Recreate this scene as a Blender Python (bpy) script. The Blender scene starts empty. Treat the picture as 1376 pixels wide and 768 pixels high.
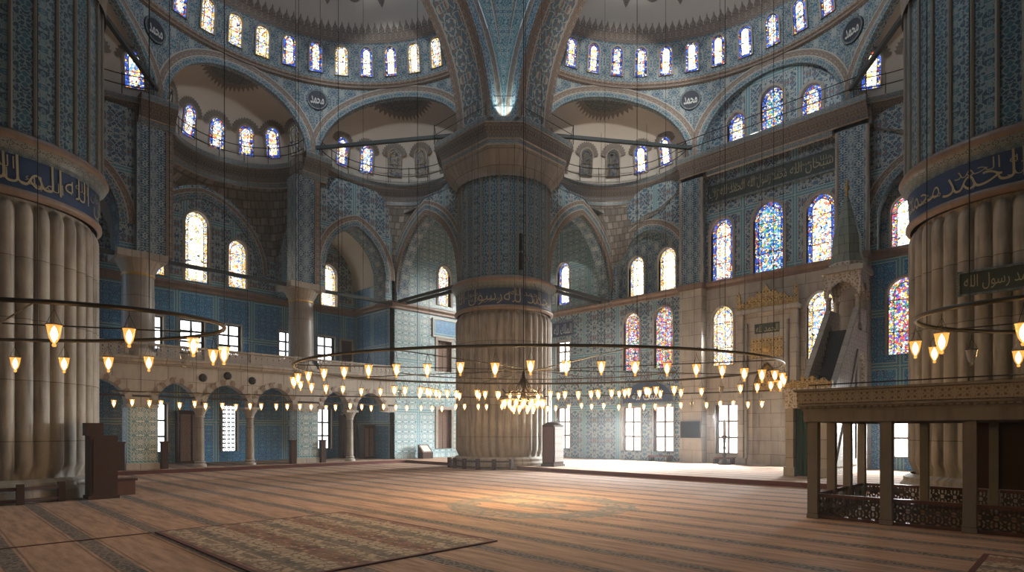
import bpy, bmesh, math, random
from math import sin, cos, pi, sqrt, radians, atan2
from mathutils import Vector, Matrix
from mathutils.geometry import tessellate_polygon
RND = random.Random(11)
SC = bpy.context.scene
COL = SC.collection
F, CX, HY, EYE, S2 = 790.0, 677.0, 580.0, 1.85, sqrt(2)

# ------------------------------------------------------------------ object helpers
def props(o, label=None, cat=None, group=None, kind=None):
    if label: o['label'] = label
    if cat: o['category'] = cat
    if group: o['group'] = group
    if kind: o['kind'] = kind
    return o

def thing(name, label, cat, loc=(0, 0, 0), rz=0.0, group=None):
    o = bpy.data.objects.new(name, None); COL.objects.link(o)
    o.empty_display_size = .2
    o.location = loc; o.rotation_euler = (0, 0, rz)
    return props(o, label, cat, group)

def wloc(o):
    v = Vector((0, 0, 0))
    while o is not None:
        v += Vector(o.location); o = o.parent
    return v

class MB:
    """collects faces with uv in metres and links them as one mesh object"""
    def __init__(s): s.v = []; s.f = []; s.uv = []; s.m = []
    def face(s, pts, uv=None, m=0):
        n = len(s.v); s.v += [tuple(p) for p in pts]
        s.f.append(tuple(range(n, n + len(pts)))); s.uv.append(uv); s.m.append(m)
    def grid(s, P, UV=None, m=0, mf=None, closed=False):
        nu, nv = len(P), len(P[0]); b = len(s.v)
        for row in P: s.v += [tuple(p) for p in row]
        for i in range(nu - 1):
            for j in range(nv - 1):
                a, c, d, e = b + i*nv + j, b + (i+1)*nv + j, b + (i+1)*nv + j + 1, b + i*nv + j + 1
                s.f.append((a, c, d, e))
                s.uv.append([UV[i][j], UV[i+1][j], UV[i+1][j+1], UV[i][j+1]] if UV else None)
                s.m.append(mf(i, j) if mf else m)
    def poly(s, outer, holes, P, m=0, uvo=(0, 0)):
        """planar polygon with holes; P maps (u,z) to 3D"""
        loops = [[Vector((a, b, 0)) for a, b in outer]] + [[Vector((a, b, 0)) for a, b in h] for h in holes]
        flat = [q for l in loops for q in l]
        b = len(s.v); s.v += [tuple(P(q.x, q.y)) for q in flat]
        for t in tessellate_polygon(loops):
            s.f.append(tuple(b + i for i in t)); s.uv.append([(flat[i].x + uvo[0], flat[i].y + uvo[1]) for i in t]); s.m.append(m)
    def strip(s, A, B, m=0, closed=True, w=None):
        """quads between two equal point lists, u along, v across"""
        n = len(A); u = 0.0
        for i in range(n if closed else n - 1):
            j = (i + 1) % n
            a, b, c, d = Vector(A[i]), Vector(A[j]), Vector(B[j]), Vector(B[i])
            l = max((b - a).length, (c - d).length); h = (d - a).length
            s.face([a, b, c, d], [(u, 0), (u + l, 0), (u + l, h), (u, h)], m); u += l
    def box(s, x0, y0, z0, x1, y1, z1, m=0, T=None):
        c = [Vector((x, y, z)) for z in (z0, z1) for y in (y0, y1) for x in (x0, x1)]
        if T: c = [T @ p for p in c]
        for q in ((0, 2, 3, 1), (4, 5, 7, 6), (0, 1, 5, 4), (2, 6, 7, 3), (0, 4, 6, 2), (1, 3, 7, 5)):
            p = [c[i] for i in q]
            l, h = (p[1] - p[0]).length, (p[3] - p[0]).length
            if q in ((2, 6, 7, 3), (0, 4, 6, 2)): s.face(p, [(0, 0), (0, l), (h, l), (h, 0)], m)
            else: s.face(p, [(0, 0), (l, 0), (l, h), (0, h)], m)
    def lathe(s, prof, n=24, c=(0, 0, 0), a0=0.0, a1=2*pi, m=0, mj=None, sx=1.0, sy=1.0):
        P, UV = [], []; R = max(r for r, z in prof) or 1
        L = [0.0]
        for k in range(1, len(prof)): L.append(L[-1] + math.dist(prof[k], prof[k-1]))
        for i in range(n + 1):
            a = a0 + (a1 - a0)*i/n
            P.append([(c[0] + r*cos(a)*sx, c[1] + r*sin(a)*sy, c[2] + z) for r, z in prof])
            UV.append([(a*R, l) for l in L])
        s.grid(P, UV, m, mf=(lambda i, j: mj[j]) if mj else None)
    def tube(s, path, r, n=6, closed=False, m=0):
        pts = [Vector(p) for p in path]; N = len(pts); P = []
        for i in range(N):
            a = pts[(i - 1) % N] if closed or i > 0 else pts[i]
            b = pts[(i + 1) % N] if closed or i < N - 1 else pts[i]
            t = (b - a).normalized()
            up = Vector((0, 0, 1)) if abs(t.z) < .95 else Vector((1, 0, 0))
            x = t.cross(up).normalized(); y = x.cross(t)
            rr = r[i] if isinstance(r, (list, tuple)) else r
            P.append([pts[i] + (x*cos(2*pi*k/n) + y*sin(2*pi*k/n))*rr for k in range(n + 1)])
        if closed: P.append(P[0])
        s.grid(P, None, m)
    def sweep(s, path, prof, m=0, closed=False, flip=1, mj=None):
        """path: 2D points; prof: (offset to the left*flip, z) list"""
        pts = [Vector((p[0], p[1])) for p in path]; N = len(pts); P, UV = [], []; u = 0.0
        L = [0.0]
        for k in range(1, len(prof)): L.append(L[-1] + math.dist(prof[k], prof[k-1]))
        for i in range(N + (1 if closed else 0)):
            k = i % N
            a = pts[(k - 1) % N] if closed or k > 0 else None
            b = pts[(k + 1) % N] if closed or k < N - 1 else None
            n1 = n2 = None
            if a is not None: d = (pts[k] - a).normalized(); n1 = Vector((-d.y, d.x))
            if b is not None: d = (b - pts[k]).normalized(); n2 = Vector((-d.y, d.x))
            n = n1 if n2 is None else n2 if n1 is None else (n1 + n2)
            n = n.normalized()
            ref = n1 if n1 is not None else n2
            n = n/max(.35, n.dot(ref))*flip
            P.append([(pts[k].x + n.x*o, pts[k].y + n.y*o, z) for o, z in prof])
            UV.append([(u, l) for l in L])
            u += (pts[(k + 1) % N] - pts[k]).length
        s.grid(P, UV, m, mf=(lambda i, j: mj[j]) if mj else None)
    def build(s, name, mat, parent=None, smooth=False, kind=None, origin=None, label=None, cat=None, group=None, weld=False):
        me = bpy.data.meshes.new(name)
        off = wloc(parent) if parent is not None else Vector(origin or (0, 0, 0))
        me.from_pydata([(x - off.x, y - off.y, z - off.z) for x, y, z in s.v], [], s.f)
        ul = me.uv_layers.new(name='UVMap')
        li = 0
        for fi, f in enumerate(s.f):
            uv = s.uv[fi]
            if uv is None:
                p = [Vector(s.v[i]) for i in f]
                n = (p[1] - p[0]).cross(p[2] - p[0]); ax = max(range(3), key=lambda k: abs(n[k]))
                uv = [(q.y, q.z) if ax == 0 else (q.x, q.z) if ax == 1 else (q.x, q.y) for q in p]
            for k in range(len(f)):
                ul.data[li].uv = uv[k]; li += 1
        for m in (mat if isinstance(mat, (list, tuple)) else [mat]): me.materials.append(m)
        for i, p in enumerate(me.polygons): p.material_index = s.m[i]; p.use_smooth = smooth
        if weld:
            bm = bmesh.new(); bm.from_mesh(me); bmesh.ops.remove_doubles(bm, verts=bm.verts, dist=1e-4); bm.to_mesh(me); bm.free()
        me.update()
        o = bpy.data.objects.new(name, me); COL.objects.link(o)
        if parent is not None: o.parent = parent
        elif origin: o.location = origin
        return props(o, label, cat, group, kind)

def copy_tree(o, parent=None, loc=None, rz=None):
    kids = list(o.children)
    c = o.copy(); COL.objects.link(c)
    if parent is not None: c.parent = parent
    if loc is not None: c.location = loc
    if rz is not None: c.rotation_euler = (0, 0, rz)
    for k in kids: copy_tree(k, c)
    return c

# ------------------------------------------------------------------ materials
class NT:
    def __init__(s, name):
        s.mat = bpy.data.materials.new(name); s.mat.use_nodes = True
        s.t = s.mat.node_tree; s.t.nodes.clear()
        s.out = s.t.nodes.new('ShaderNodeOutputMaterial')
    def n(s, typ, **kw):
        nd = s.t.nodes.new('ShaderNode' + typ)
        for k, v in kw.items():
            if k.startswith('_'): setattr(nd, k[1:], v)
            else:
                key = int(k[1:]) if k[0] == 'i' and k[1:].isdigit() else k.replace('__', ' ')
                s.set(nd.inputs[key], v)
        return nd
    def set(s, sock, v):
        if isinstance(v, bpy.types.NodeSocket): s.t.links.new(v, sock)
        elif isinstance(v, bpy.types.Node): s.t.links.new(v.outputs[0], sock)
        elif isinstance(v, (tuple, list)) and len(v) == 3 and sock.type == 'RGBA': sock.default_value = (*v, 1)
        else: sock.default_value = v
    def m(s, op, a, b=0.0, c=0.0): return s.n('Math', _operation=op, i0=a, i1=b, i2=c).outputs[0]
    def mix(s, f, a, b): 
        nd = s.n('Mix', _data_type='RGBA'); s.set(nd.inputs[0], f); s.set(nd.inputs[6], a); s.set(nd.inputs[7], b); return nd.outputs[2]
    def ramp(s, f, stops, const=False):
        nd = s.n('ValToRGB'); s.set(nd.inputs[0], f); cr = nd.color_ramp
        if const: cr.interpolation = 'CONSTANT'
        while len(cr.elements) < len(stops): cr.elements.new(.5)
        for e, (p, c) in zip(cr.elements, stops): e.position = p; e.color = (*c, 1) if len(c) == 3 else c
        return nd.outputs[0]
    def uv(s):
        sep = s.n('SeparateXYZ', i0=s.n('UVMap', _uv_map='UVMap').outputs[0]); return sep.outputs[0], sep.outputs[1]
    def xyz(s, x, y, z=0.0): return s.n('CombineXYZ', i0=x, i1=y, i2=z).outputs[0]
    def noise(s, vec, sc=1.0, det=3, rough=.5): return s.n('TexNoise', Vector=vec, Scale=sc, Detail=det, Roughness=rough).outputs[0]
    def band(s, x, lo, hi): return s.m('MULTIPLY', s.m('GREATER_THAN', x, lo), s.m('LESS_THAN', x, hi))
    def bsdf(s, col, rough=.6, metal=0.0, bump=None, bs=.3, bd=.02, spec=.4, **kw):
        b = s.n('BsdfPrincipled', Base__Color=col, Roughness=rough, Metallic=metal)
        s.set(b.inputs['Specular IOR Level'], spec)
        if bump is not None: s.set(b.inputs['Normal'], s.n('Bump', Strength=bs, Distance=bd, Height=bump).outputs[0])
        for k, v in kw.items(): s.set(b.inputs[k.replace('__', ' ')], v)
        s.t.links.new(b.outputs[0], s.out.inputs[0]); return b

def arabesque(N, u, v, s, k=3.2, seed=0.0, lw=.06):
    """mirrored vine-and-flower lattice: returns (line mask, flower mask, random cell value)"""
    a = N.m('PINGPONG', N.m('DIVIDE', u, s), .5); b = N.m('PINGPONG', N.m('DIVIDE', v, s*1.25), .5)
    vec = N.xyz(N.m('MULTIPLY', a, k), N.m('MULTIPLY', b, k*1.25), seed)
    w = N.noise(vec, 2.0, 1)
    vec2 = N.xyz(N.m('ADD', N.m('MULTIPLY', a, k), N.m('MULTIPLY', w, .8)), N.m('ADD', N.m('MULTIPLY', b, k*1.25), N.m('MULTIPLY', w, .8)), seed)
    e = N.n('TexVoronoi', _feature='DISTANCE_TO_EDGE', Vector=vec2, Scale=1.6).outputs[0]
    vo = N.n('TexVoronoi', Vector=vec2, Scale=1.6)
    line = N.m('LESS_THAN', e, lw)
    fl = N.m('LESS_THAN', vo.outputs[0], .26)
    rnd = N.n('SeparateColor', i0=vo.outputs[1]).outputs[0]
    return line, fl, rnd

def tile_mat(name, base, base2, line, accent, s=.55, pw=2.6, ph=3.4, bw=.12, border=(.05, .25, .34), bline=(.45, .5, .48), seed=0.0, k=3.2, lw=.06, rough=.38):
    N = NT(name); u, v = N.uv()
    L, Fl, r = arabesque(N, u, v, s, k, seed, lw)
    c = N.mix(N.m('GREATER_THAN', r, .55), base, base2)
    c = N.mix(Fl, c, N.mix(N.m('GREATER_THAN', r, .8), line, accent)); c = N.mix(L, c, line)
    if pw:
        du = N.m('MULTIPLY', N.m('PINGPONG', N.m('DIVIDE', u, pw), .5), pw); dv = N.m('MULTIPLY', N.m('PINGPONG', N.m('DIVIDE', v, ph), .5), ph)
        d = N.m('MINIMUM', du, dv)
        bp = N.m('GREATER_THAN', N.m('SINE', N.m('MULTIPLY', N.m('ADD', u, v), 40)), .3)
        c = N.mix(N.m('LESS_THAN', d, bw), c, N.mix(bp, border, [x*.6 + y*.4 for x, y in zip(border, line)]))
        c = N.mix(N.band(d, bw, bw + .035), c, bline); c = N.mix(N.m('LESS_THAN', d, .02), c, bline)
    big = N.noise(N.xyz(u, v), .8, 4)
    c = N.mix(N.m('MULTIPLY', big, .25), c, (.10, .11, .105))
    N.bsdf(c, rough, bump=L, bs=.15, bd=.01); return N.mat

def stone_mat(name, a, b, dark, bw=.9, bh=.45, streak=1.0, rough=.7, joint=True, mort=.012, c1=.82):
    N = NT(name); u, v = N.uv()
    n1 = N.noise(N.xyz(u, v), 1.1, 6, .6); n2 = N.noise(N.xyz(N.m('MULTIPLY', u, 5.0), N.m('MULTIPLY', v, .45)), 1.0, 5, .6)
    c = N.mix(N.ramp(n1, [(.35, (0, 0, 0)), (.65, (1, 1, 1))]), a, b)
    c = N.mix(N.m('MULTIPLY', N.ramp(n2, [(.48, (0, 0, 0)), (.72, (1, 1, 1))]), .75*streak), c, dark)
    hgt = n1
    if joint:
        br = N.n('TexBrick', Vector=N.xyz(u, v), Scale=1.0); br.inputs['Brick Width'].default_value = bw; br.inputs['Row Height'].default_value = bh
        br.inputs['Mortar Size'].default_value = mort; br.inputs['Color1'].default_value = (c1, c1, c1, 1); br.inputs['Color2'].default_value = (1, 1, 1, 1); br.inputs['Mortar'].default_value = (.35, .33, .3, 1)
        mm = N.n('Mix', _data_type='RGBA', _blend_type='MULTIPLY'); N.set(mm.inputs[0], 1.0); N.set(mm.inputs[6], c); N.set(mm.inputs[7], br.outputs[0]); c = mm.outputs[2]
    N.bsdf(c, rough, bump=hgt, bs=.25, bd=.04); return N.mat

def orn_mat(name, base, line, accent, s=.3, k=3.0, lw=.09, edge=None, w=None, rough=.55, seed=3.0):
    N = NT(name); u, v = N.uv(); L, Fl, r = arabesque(N, u, v, s, k, seed, lw)
    c = N.mix(Fl, base, accent); c = N.mix(L, c, line)
    big = N.noise(N.xyz(u, v), 1.3, 3); c = N.mix(N.m('MULTIPLY', big, .35), c, (.12, .11, .1))
    N.bsdf(c, rough, bump=L, bs=.3, bd=.02); return N.mat

def plain(name, col, rough=.6, metal=0.0, var=.25, sc=3.0, spec=.4):
    N = NT(name); u, v = N.uv(); n = N.noise(N.n('TexCoord').outputs[3], sc, 4)
    N.bsdf(N.mix(N.m('MULTIPLY', n, var*2), col, [x*.45 for x in col]), rough, metal, bump=n, bs=.1, bd=.01, spec=spec); return N.mat

def glow(name, stops, strength, scale, lead=.045, stretch=1.0):
    N = NT(name); u, v = N.uv(); vec = N.xyz(u, N.m('MULTIPLY', v, stretch))
    vo = N.n('TexVoronoi', Vector=vec, Scale=scale, Randomness=.75); e = N.n('TexVoronoi', _feature='DISTANCE_TO_EDGE', Vector=vec, Scale=scale, Randomness=.75).outputs[0]
    c = N.ramp(N.n('SeparateColor', i0=vo.outputs[1]).outputs[0], stops, True)
    c = N.mix(N.m('LESS_THAN', e, lead), c, (.012, .012, .015))
    em = N.n('Emission', Color=c, Strength=strength); N.t.links.new(em.outputs[0], N.out.inputs[0]); return N.mat

def lattice_mat(name, col, s=.2, lw=.13, hole=.5):
    """pierced screen: real holes between the bars"""
    N = NT(name); u, v = N.uv()
    a = N.m('PINGPONG', N.m('DIVIDE', u, s), .5); b = N.m('PINGPONG', N.m('DIVIDE', v, s), .5)
    e = N.n('TexVoronoi', _feature='DISTANCE_TO_EDGE', Vector=N.xyz(N.m('MULTIPLY', a, 2.2), N.m('MULTIPLY', b, 2.2), 5.0), Scale=1.5).outputs[0]
    bar = N.m('LESS_THAN', e, lw)
    b0 = N.n('BsdfPrincipled', Base__Color=col, Roughness=.6); tr = N.n('BsdfTransparent')
    mx = N.n('MixShader', i0=bar, i1=tr.outputs[0], i2=b0.outputs[0]); N.t.links.new(mx.outputs[0], N.out.inputs[0]); return N.mat

M = {}
M['tile'] = tile_mat('iznik_tile_grey_blue', (.018, .075, .145), (.032, .135, .22), (.35, .40, .40), (.20, .10, .08), s=1.05, lw=.08)
M['tile_light'] = tile_mat('iznik_tile_pale', (.045, .19, .26), (.06, .25, .33), (.60, .66, .63), (.03, .11, .32), s=.5, pw=2.3, ph=3.2, seed=2.0, lw=.085)
M['tile_deep'] = tile_mat('iznik_tile_deep_blue', (.006, .11, .30), (.014, .20, .44), (.17, .38, .52), (.30, .34, .34), s=.75, pw=2.0, ph=2.4, seed=4.0, lw=.055)
M['tile_strip'] = tile_mat('iznik_tile_strip', (.018, .09, .16), (.03, .15, .23), (.38, .43, .43), (.10, .10, .16), s=.65, pw=0, seed=6.0, lw=.10)
M['tile_drum'] = tile_mat('iznik_tile_drum', (.008, .052, .105), (.016, .11, .18), (.18, .26, .28), (.12, .08, .08), s=.8, pw=0, seed=8.0, lw=.10, k=3.6)
M['arch_blue'] = tile_mat('painted_arch_blue', (.018, .085, .155), (.03, .145, .22), (.30, .34, .33), (.22, .13, .10), s=.9, pw=0, seed=9.0, lw=.085, rough=.6)
M['arch_brown'] = orn_mat('painted_arch_brown', (.16, .105, .075), (.33, .27, .21), (.07, .10, .13), s=.34)
M['arch_medal'] = orn_mat('painted_arch_medallions', (.07, .17, .24), (.48, .45, .38), (.26, .15, .10), s=1.5, k=2.6, lw=.05, seed=12.0)
M['pend'] = tile_mat('painted_pendentive', (.04, .16, .22), (.05, .22, .27), (.40, .47, .46), (.10, .12, .2), s=.6, pw=0, seed=14.0, lw=.07, rough=.6)
M['stone'] = stone_mat('ashlar_stone', (.30, .275, .24), (.225, .205, .18), (.08, .07, .06), bw=.42, bh=.40, streak=1.0, mort=.035, c1=.5)
M['marble'] = stone_mat('fluted_marble', (.35, .315, .265), (.25, .225, .19), (.085, .076, .066), bw=60, bh=1.6, streak=1.25)
M['marble_pale'] = stone_mat('pale_marble', (.45, .41, .35), (.36, .33, .28), (.2, .18, .16), bw=1.1, bh=.7, streak=.6)
M['line'] = plain('painted_outline', (.42, .40, .35), .6, var=.15)
M['line_pale'] = plain('painted_outline_pale', (.5, .52, .48), .6, var=.15)
M['rib'] = plain('drum_rib_stone', (.22, .205, .18), .6)
M['stone_plain'] = stone_mat('cap_stone', (.30, .275, .24), (.235, .215, .185), (.10, .09, .08), bw=1.3, bh=.6)
M['tribune'] = stone_mat('tribune_stone', (.215, .195, .165), (.155, .14, .12), (.075, .068, .06), bw=60, bh=9, streak=.8)
M['stair'] = plain('shaded_stair', (.035, .04, .045), .9)  # near-black: shade inside the pulpit stair put into its colour
M['marble_grey'] = stone_mat('grey_column_marble', (.34, .32, .29), (.26, .245, .225), (.15, .14, .13), bw=60, bh=2.4, streak=.7, rough=.4)
M['plaster'] = plain('cream_plaster', (.54, .505, .45), .8, var=.12, sc=.5)
M['brown'] = plain('brown_paint', (.13, .085, .06), .7)
M['rose'] = stone_mat('rose_marble', (.265, .19, .145), (.20, .145, .115), (.10, .075, .06), bw=60, bh=9, streak=.6, rough=.45)
M['muqarnas'] = orn_mat('muqarnas_paint', (.038, .04, .042), (.17, .17, .165), (.12, .07, .048), s=.42, k=2.2, lw=.10, seed=20.0)
M['ledge'] = tile_mat('ledge_blue', (.03, .06, .085), (.045, .09, .12), (.22, .24, .23), (.1, .1, .12), s=.3, pw=0, seed=21.0, lw=.09)
M['iron'] = plain('black_iron', (.022, .022, .023), .5, .6, var=.1)
M['bar'] = plain('tarnished_brass_bar', (.035, .03, .022), .5, .4, var=.2)
M['tie'] = plain('dark_painted_tie_beam', (.03, .042, .045), .6, .0, var=.1)
M['gold'] = plain('gilded_carving', (.56, .38, .14), .45, .35, var=.3, sc=9)
M['gold_orn'] = orn_mat('gilded_tracery', (.10, .07, .035), (.58, .40, .15), (.30, .20, .08), s=.34, k=2.6, lw=.17, seed=70.0)
M['wood'] = plain('dark_walnut', (.05, .024, .015), .65, var=.3, sc=5, spec=.2)
M['wood_red'] = plain('red_brown_wood', (.10, .038, .024), .5, var=.3, sc=5)
M['wood_shutter'] = orn_mat('carved_wood_shutter', (.10, .05, .035), (.23, .14, .10), (.05, .03, .02), s=.3, seed=31.0, lw=.1)
M['inlay'] = orn_mat('inlaid_wood', (.05, .03, .022), (.34, .28, .22), (.12, .06, .04), s=.28, seed=33.0, lw=.12)
M['ink_blue'] = plain('inscription_ground_blue', (.02, .05, .12), .45, var=.2)
M['ink_green'] = plain('inscription_ground_green', (.03, .05, .04), .5, var=.2)
M['script'] = plain('inscription_stroke_gold', (.36, .31, .19), .5, var=.15)
M['script_white'] = plain('inscription_stroke_white', (.50, .52, .50), .5, var=.15)
M['disc'] = plain('roundel_ground', (.012, .02, .035), .5, var=.2)
M['medallion'] = orn_mat('dome_medallion_paint', (.10, .085, .075), (.22, .20, .18), (.06, .07, .09), s=.5, seed=40.0, lw=.08)
M['halo'] = orn_mat('window_halo_paint', (.12, .10, .09), (.30, .27, .23), (.08, .08, .09), s=.3, seed=41.0, lw=.07)
M['cap_dark'] = orn_mat('exedra_crown_paint', (.03, .05, .055), (.16, .18, .16), (.20, .15, .07), s=.5, seed=42.0, lw=.05)
M['frame'] = stone_mat('window_plaster_frame', (.36, .33, .28), (.30, .27, .235), (.18, .16, .14), joint=False)
M['sash'] = plain('window_sash_wood', (.20, .12, .075), .5)
M['sash_dark'] = plain('window_sash_dark', (.05, .045, .04), .5)
M['screen'] = plain('black_glass_screen', (.008, .009, .01), .5, var=.05, spec=.1)
M['lat_dark'] = lattice_mat('pierced_dark_lattice', (.03, .022, .018), .24, .17)
M['lat_marble'] = lattice_mat('pierced_marble', (.40, .36, .30), .30, .2)
M['carved'] = orn_mat('carved_marble_band', (.09, .07, .055), (.25, .215, .17), (.05, .04, .032), s=.26, k=2.4, lw=.17, seed=50.0)
M['carved_pale'] = orn_mat('carved_pale_marble', (.30, .27, .23), (.62, .57, .49), (.22, .2, .17), s=.6, k=2.6, lw=.14, seed=51.0)
M['curtain'] = plain('green_velvet', (.012, .05, .022), .8)
M['cand'] = plain('dark_bronze', (.06, .05, .04), .4, .6)
M['cloth_red'] = plain('dark_red_felt', (.11, .035, .028), .9)
# stained glass
W3 = (1.0, .97, .9)
M['gl_centre'] = glow('stained_glass_white_centre', [(0, (1, .95, .85)), (.36, (1, .8, .42)), (.52, (.7, .85, 1)), (.66, (.95, .5, .1)), (.78, (.12, .28, .85)), (.9, (.7, .16, .1))], 1.5, 12, .06)
M['gl_bright'] = glow('stained_glass_clear_centre', [(0, (1, .97, .9)), (.6, (1, .8, .42)), (.76, (.5, .7, 1)), (.88, (.85, .5, .12))], 2.2, 10, .05)
M['gl_border'] = glow('stained_glass_blue_border', [(0, (.05, .12, .7)), (.4, (.8, .86, 1)), (.58, (.10, .24, .9)), (.8, (1, .65, .2)), (.9, (.7, .12, .06))], .8, 12, .09)
M['gl_multi'] = glow('stained_glass_ruby_gold', [(0, (.85, .1, .12)), (.17, (.12, .14, .75)), (.3, (1, .6, .1)), (.48, (1, .92, .78)), (.72, (.75, .12, .3)), (.82, (.1, .45, .25)), (.91, (.3, .55, 1))], .95, 13, .07)
M['gl_blue'] = glow('stained_glass_blue_rosettes', [(0, (.05, .2, .9)), (.26, (.2, .55, 1)), (.42, (.95, .95, 1)), (.68, (.1, .5, .3)), (.78, (1, .7, .15)), (.92, (.75, .15, .08))], .95, 12, .07)
M['gl_gold'] = glow('stained_glass_amber', [(0, (1, .9, .65)), (.3, (1, .6, .15)), (.55, (1, .97, .9)), (.72, (.75, .36, .06)), (.86, (.25, .4, .85))], 1.0, 14, .07)
M['gl_dim'] = glow('stained_glass_dim', [(0, (.55, .5, .42)), (.5, (.35, .35, .36)), (.75, (.5, .35, .15)), (.9, (.15, .2, .4))], .16, 12, .07)
M['clear'] = glow('daylit_clear_glass', [(0, (1, .99, .97)), (.5, (1, .97, .93))], 2.6, 1.2, 0.0)
M['clear_blue'] = glow('daylit_cool_glass', [(0, (.93, .97, 1)), (.6, (.85, .93, 1))], 1.9, 1.2, 0.0)
M['spire'] = stone_mat('greenish_spire_stone', (.22, .26, .22), (.16, .20, .175), (.08, .09, .08), bw=.5, bh=.4, streak=.6)
# ------------------------------------------------------------------ Arabic lettering
_AR = {'ا': ('FE8D', 'FE8E', None, None), 'ب': ('FE8F', 'FE90', 'FE91', 'FE92'), 'ح': ('FEA1', 'FEA2', 'FEA3', 'FEA4'), 'د': ('FEA9', 'FEAA', None, None),
       'ر': ('FEAD', 'FEAE', None, None), 'س': ('FEB1', 'FEB2', 'FEB3', 'FEB4'), 'ل': ('FEDD', 'FEDE', 'FEDF', 'FEE0'), 'م': ('FEE1', 'FEE2', 'FEE3', 'FEE4'),
       'ن': ('FEE5', 'FEE6', 'FEE7', 'FEE8'), 'ه': ('FEE9', 'FEEA', 'FEEB', 'FEEC'), 'و': ('FEED', 'FEEE', None, None), 'ي': ('FEF1', 'FEF2', 'FEF3', 'FEF4'),
       'ك': ('FED9', 'FEDA', 'FEDB', 'FEDC'), 'ع': ('FEC9', 'FECA', 'FECB', 'FECC'), 'ة': ('FE93', 'FE94', None, None), 'ق': ('FED5', 'FED6', 'FED7', 'FED8'), 'ت': ('FE95', 'FE96', 'FE97', 'FE98')}
def shape_ar(t):
    out = []
    for i, ch in enumerate(t):
        if ch not in _AR: out.append(ch); continue
        p = i > 0 and t[i-1] in _AR and _AR[t[i-1]][2] is not None
        q = i < len(t) - 1 and t[i+1] in _AR and _AR[ch][2] is not None
        f = _AR[ch]; h = f[3] if p and q else f[1] if p else f[2] if q else f[0]
        out.append(chr(int(h, 16)))
    return ''.join(reversed(out))
def lettering(name, text, mat, w, h, P, parent, passes=1, thick=.012):
    """flat letters fitted to w x h, mapped to the surface by P(x, y) with x in 0..w"""
    cu = bpy.data.curves.new('lettering', 'FONT'); cu.body = shape_ar(text); cu.offset = thick; cu.resolution_u = 2
    tmp = bpy.data.objects.new('tmp', cu); COL.objects.link(tmp); bpy.context.view_layer.update()
    me0 = bpy.data.meshes.new_from_object(tmp.evaluated_get(bpy.context.evaluated_depsgraph_get()))
    vs = [v.co.copy() for v in me0.vertices]; fs = [tuple(p.vertices) for p in me0.polygons]
    bpy.data.objects.remove(tmp); bpy.data.meshes.remove(me0)
    if not vs: return None
    x0, x1 = min(v.x for v in vs), max(v.x for v in vs); y0, y1 = min(v.y for v in vs), max(v.y for v in vs)
    mb = MB(); mb.v = [tuple(P((v.x - x0)/(x1 - x0)*w, (v.y - y0)/(y1 - y0)*h)) for v in vs]
    mb.f = fs; mb.uv = [None]*len(fs); mb.m = [0]*len(fs)
    return mb.build(name, mat, parent)

# ------------------------------------------------------------------ 2D outlines
def arch_pts(half, zs, rise, n=14, c=0.0):
    """pointed arch from left spring to right spring"""
    if rise >= half:
        r = (half*half + rise*rise)/(2*half); th = atan2(rise, r - half) if r > half else pi/2
        R_ = [(c + half - r + r*cos(th*i/n), zs + r*sin(th*i/n)) for i in range(n + 1)]
    else:
        R_ = [(c + half*cos(pi/2*i/n), zs + rise*sin(pi/2*i/n)) for i in range(n + 1)]
    return [(2*c - x, z) for x, z in R_] + [p for p in reversed(R_[:-1])]
def win_outline(w, h, arched, ins=0.0, n=8):
    w2 = w/2 - ins
    if not arched: return [(-w2, ins), (w2, ins), (w2, h - ins), (-w2, h - ins)]
    rise = w*.56 - ins; zs = h - w*.56
    return [(-w2, ins)] + [(w2, ins)] + list(reversed(arch_pts(w2, zs, max(rise, .02), n)))
def frame3(axis, A, u=0.0, z=0.0, d=0.0):
    """origin, U, V, N(into the room) for wall plane X=A or Y=A"""
    if axis == 'X': return Vector((A + d, u, z)), Vector((0, 1, 0)), Vector((0, 0, 1)), Vector((-1, 0, 0))
    if axis == 'Y': return Vector((u, A + d, z)), Vector((1, 0, 0)), Vector((0, 0, 1)), Vector((0, -1, 0))
def pmap(axis, A):
    return (lambda u, z, d=0.0: (A + d, u, z)) if axis == 'X' else (lambda u, z, d=0.0: (u, A + d, z))
WN = [0]; TN = [0]
def trim_name():
    TN[0] += 1; return 'trim_%d' % TN[0]
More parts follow.
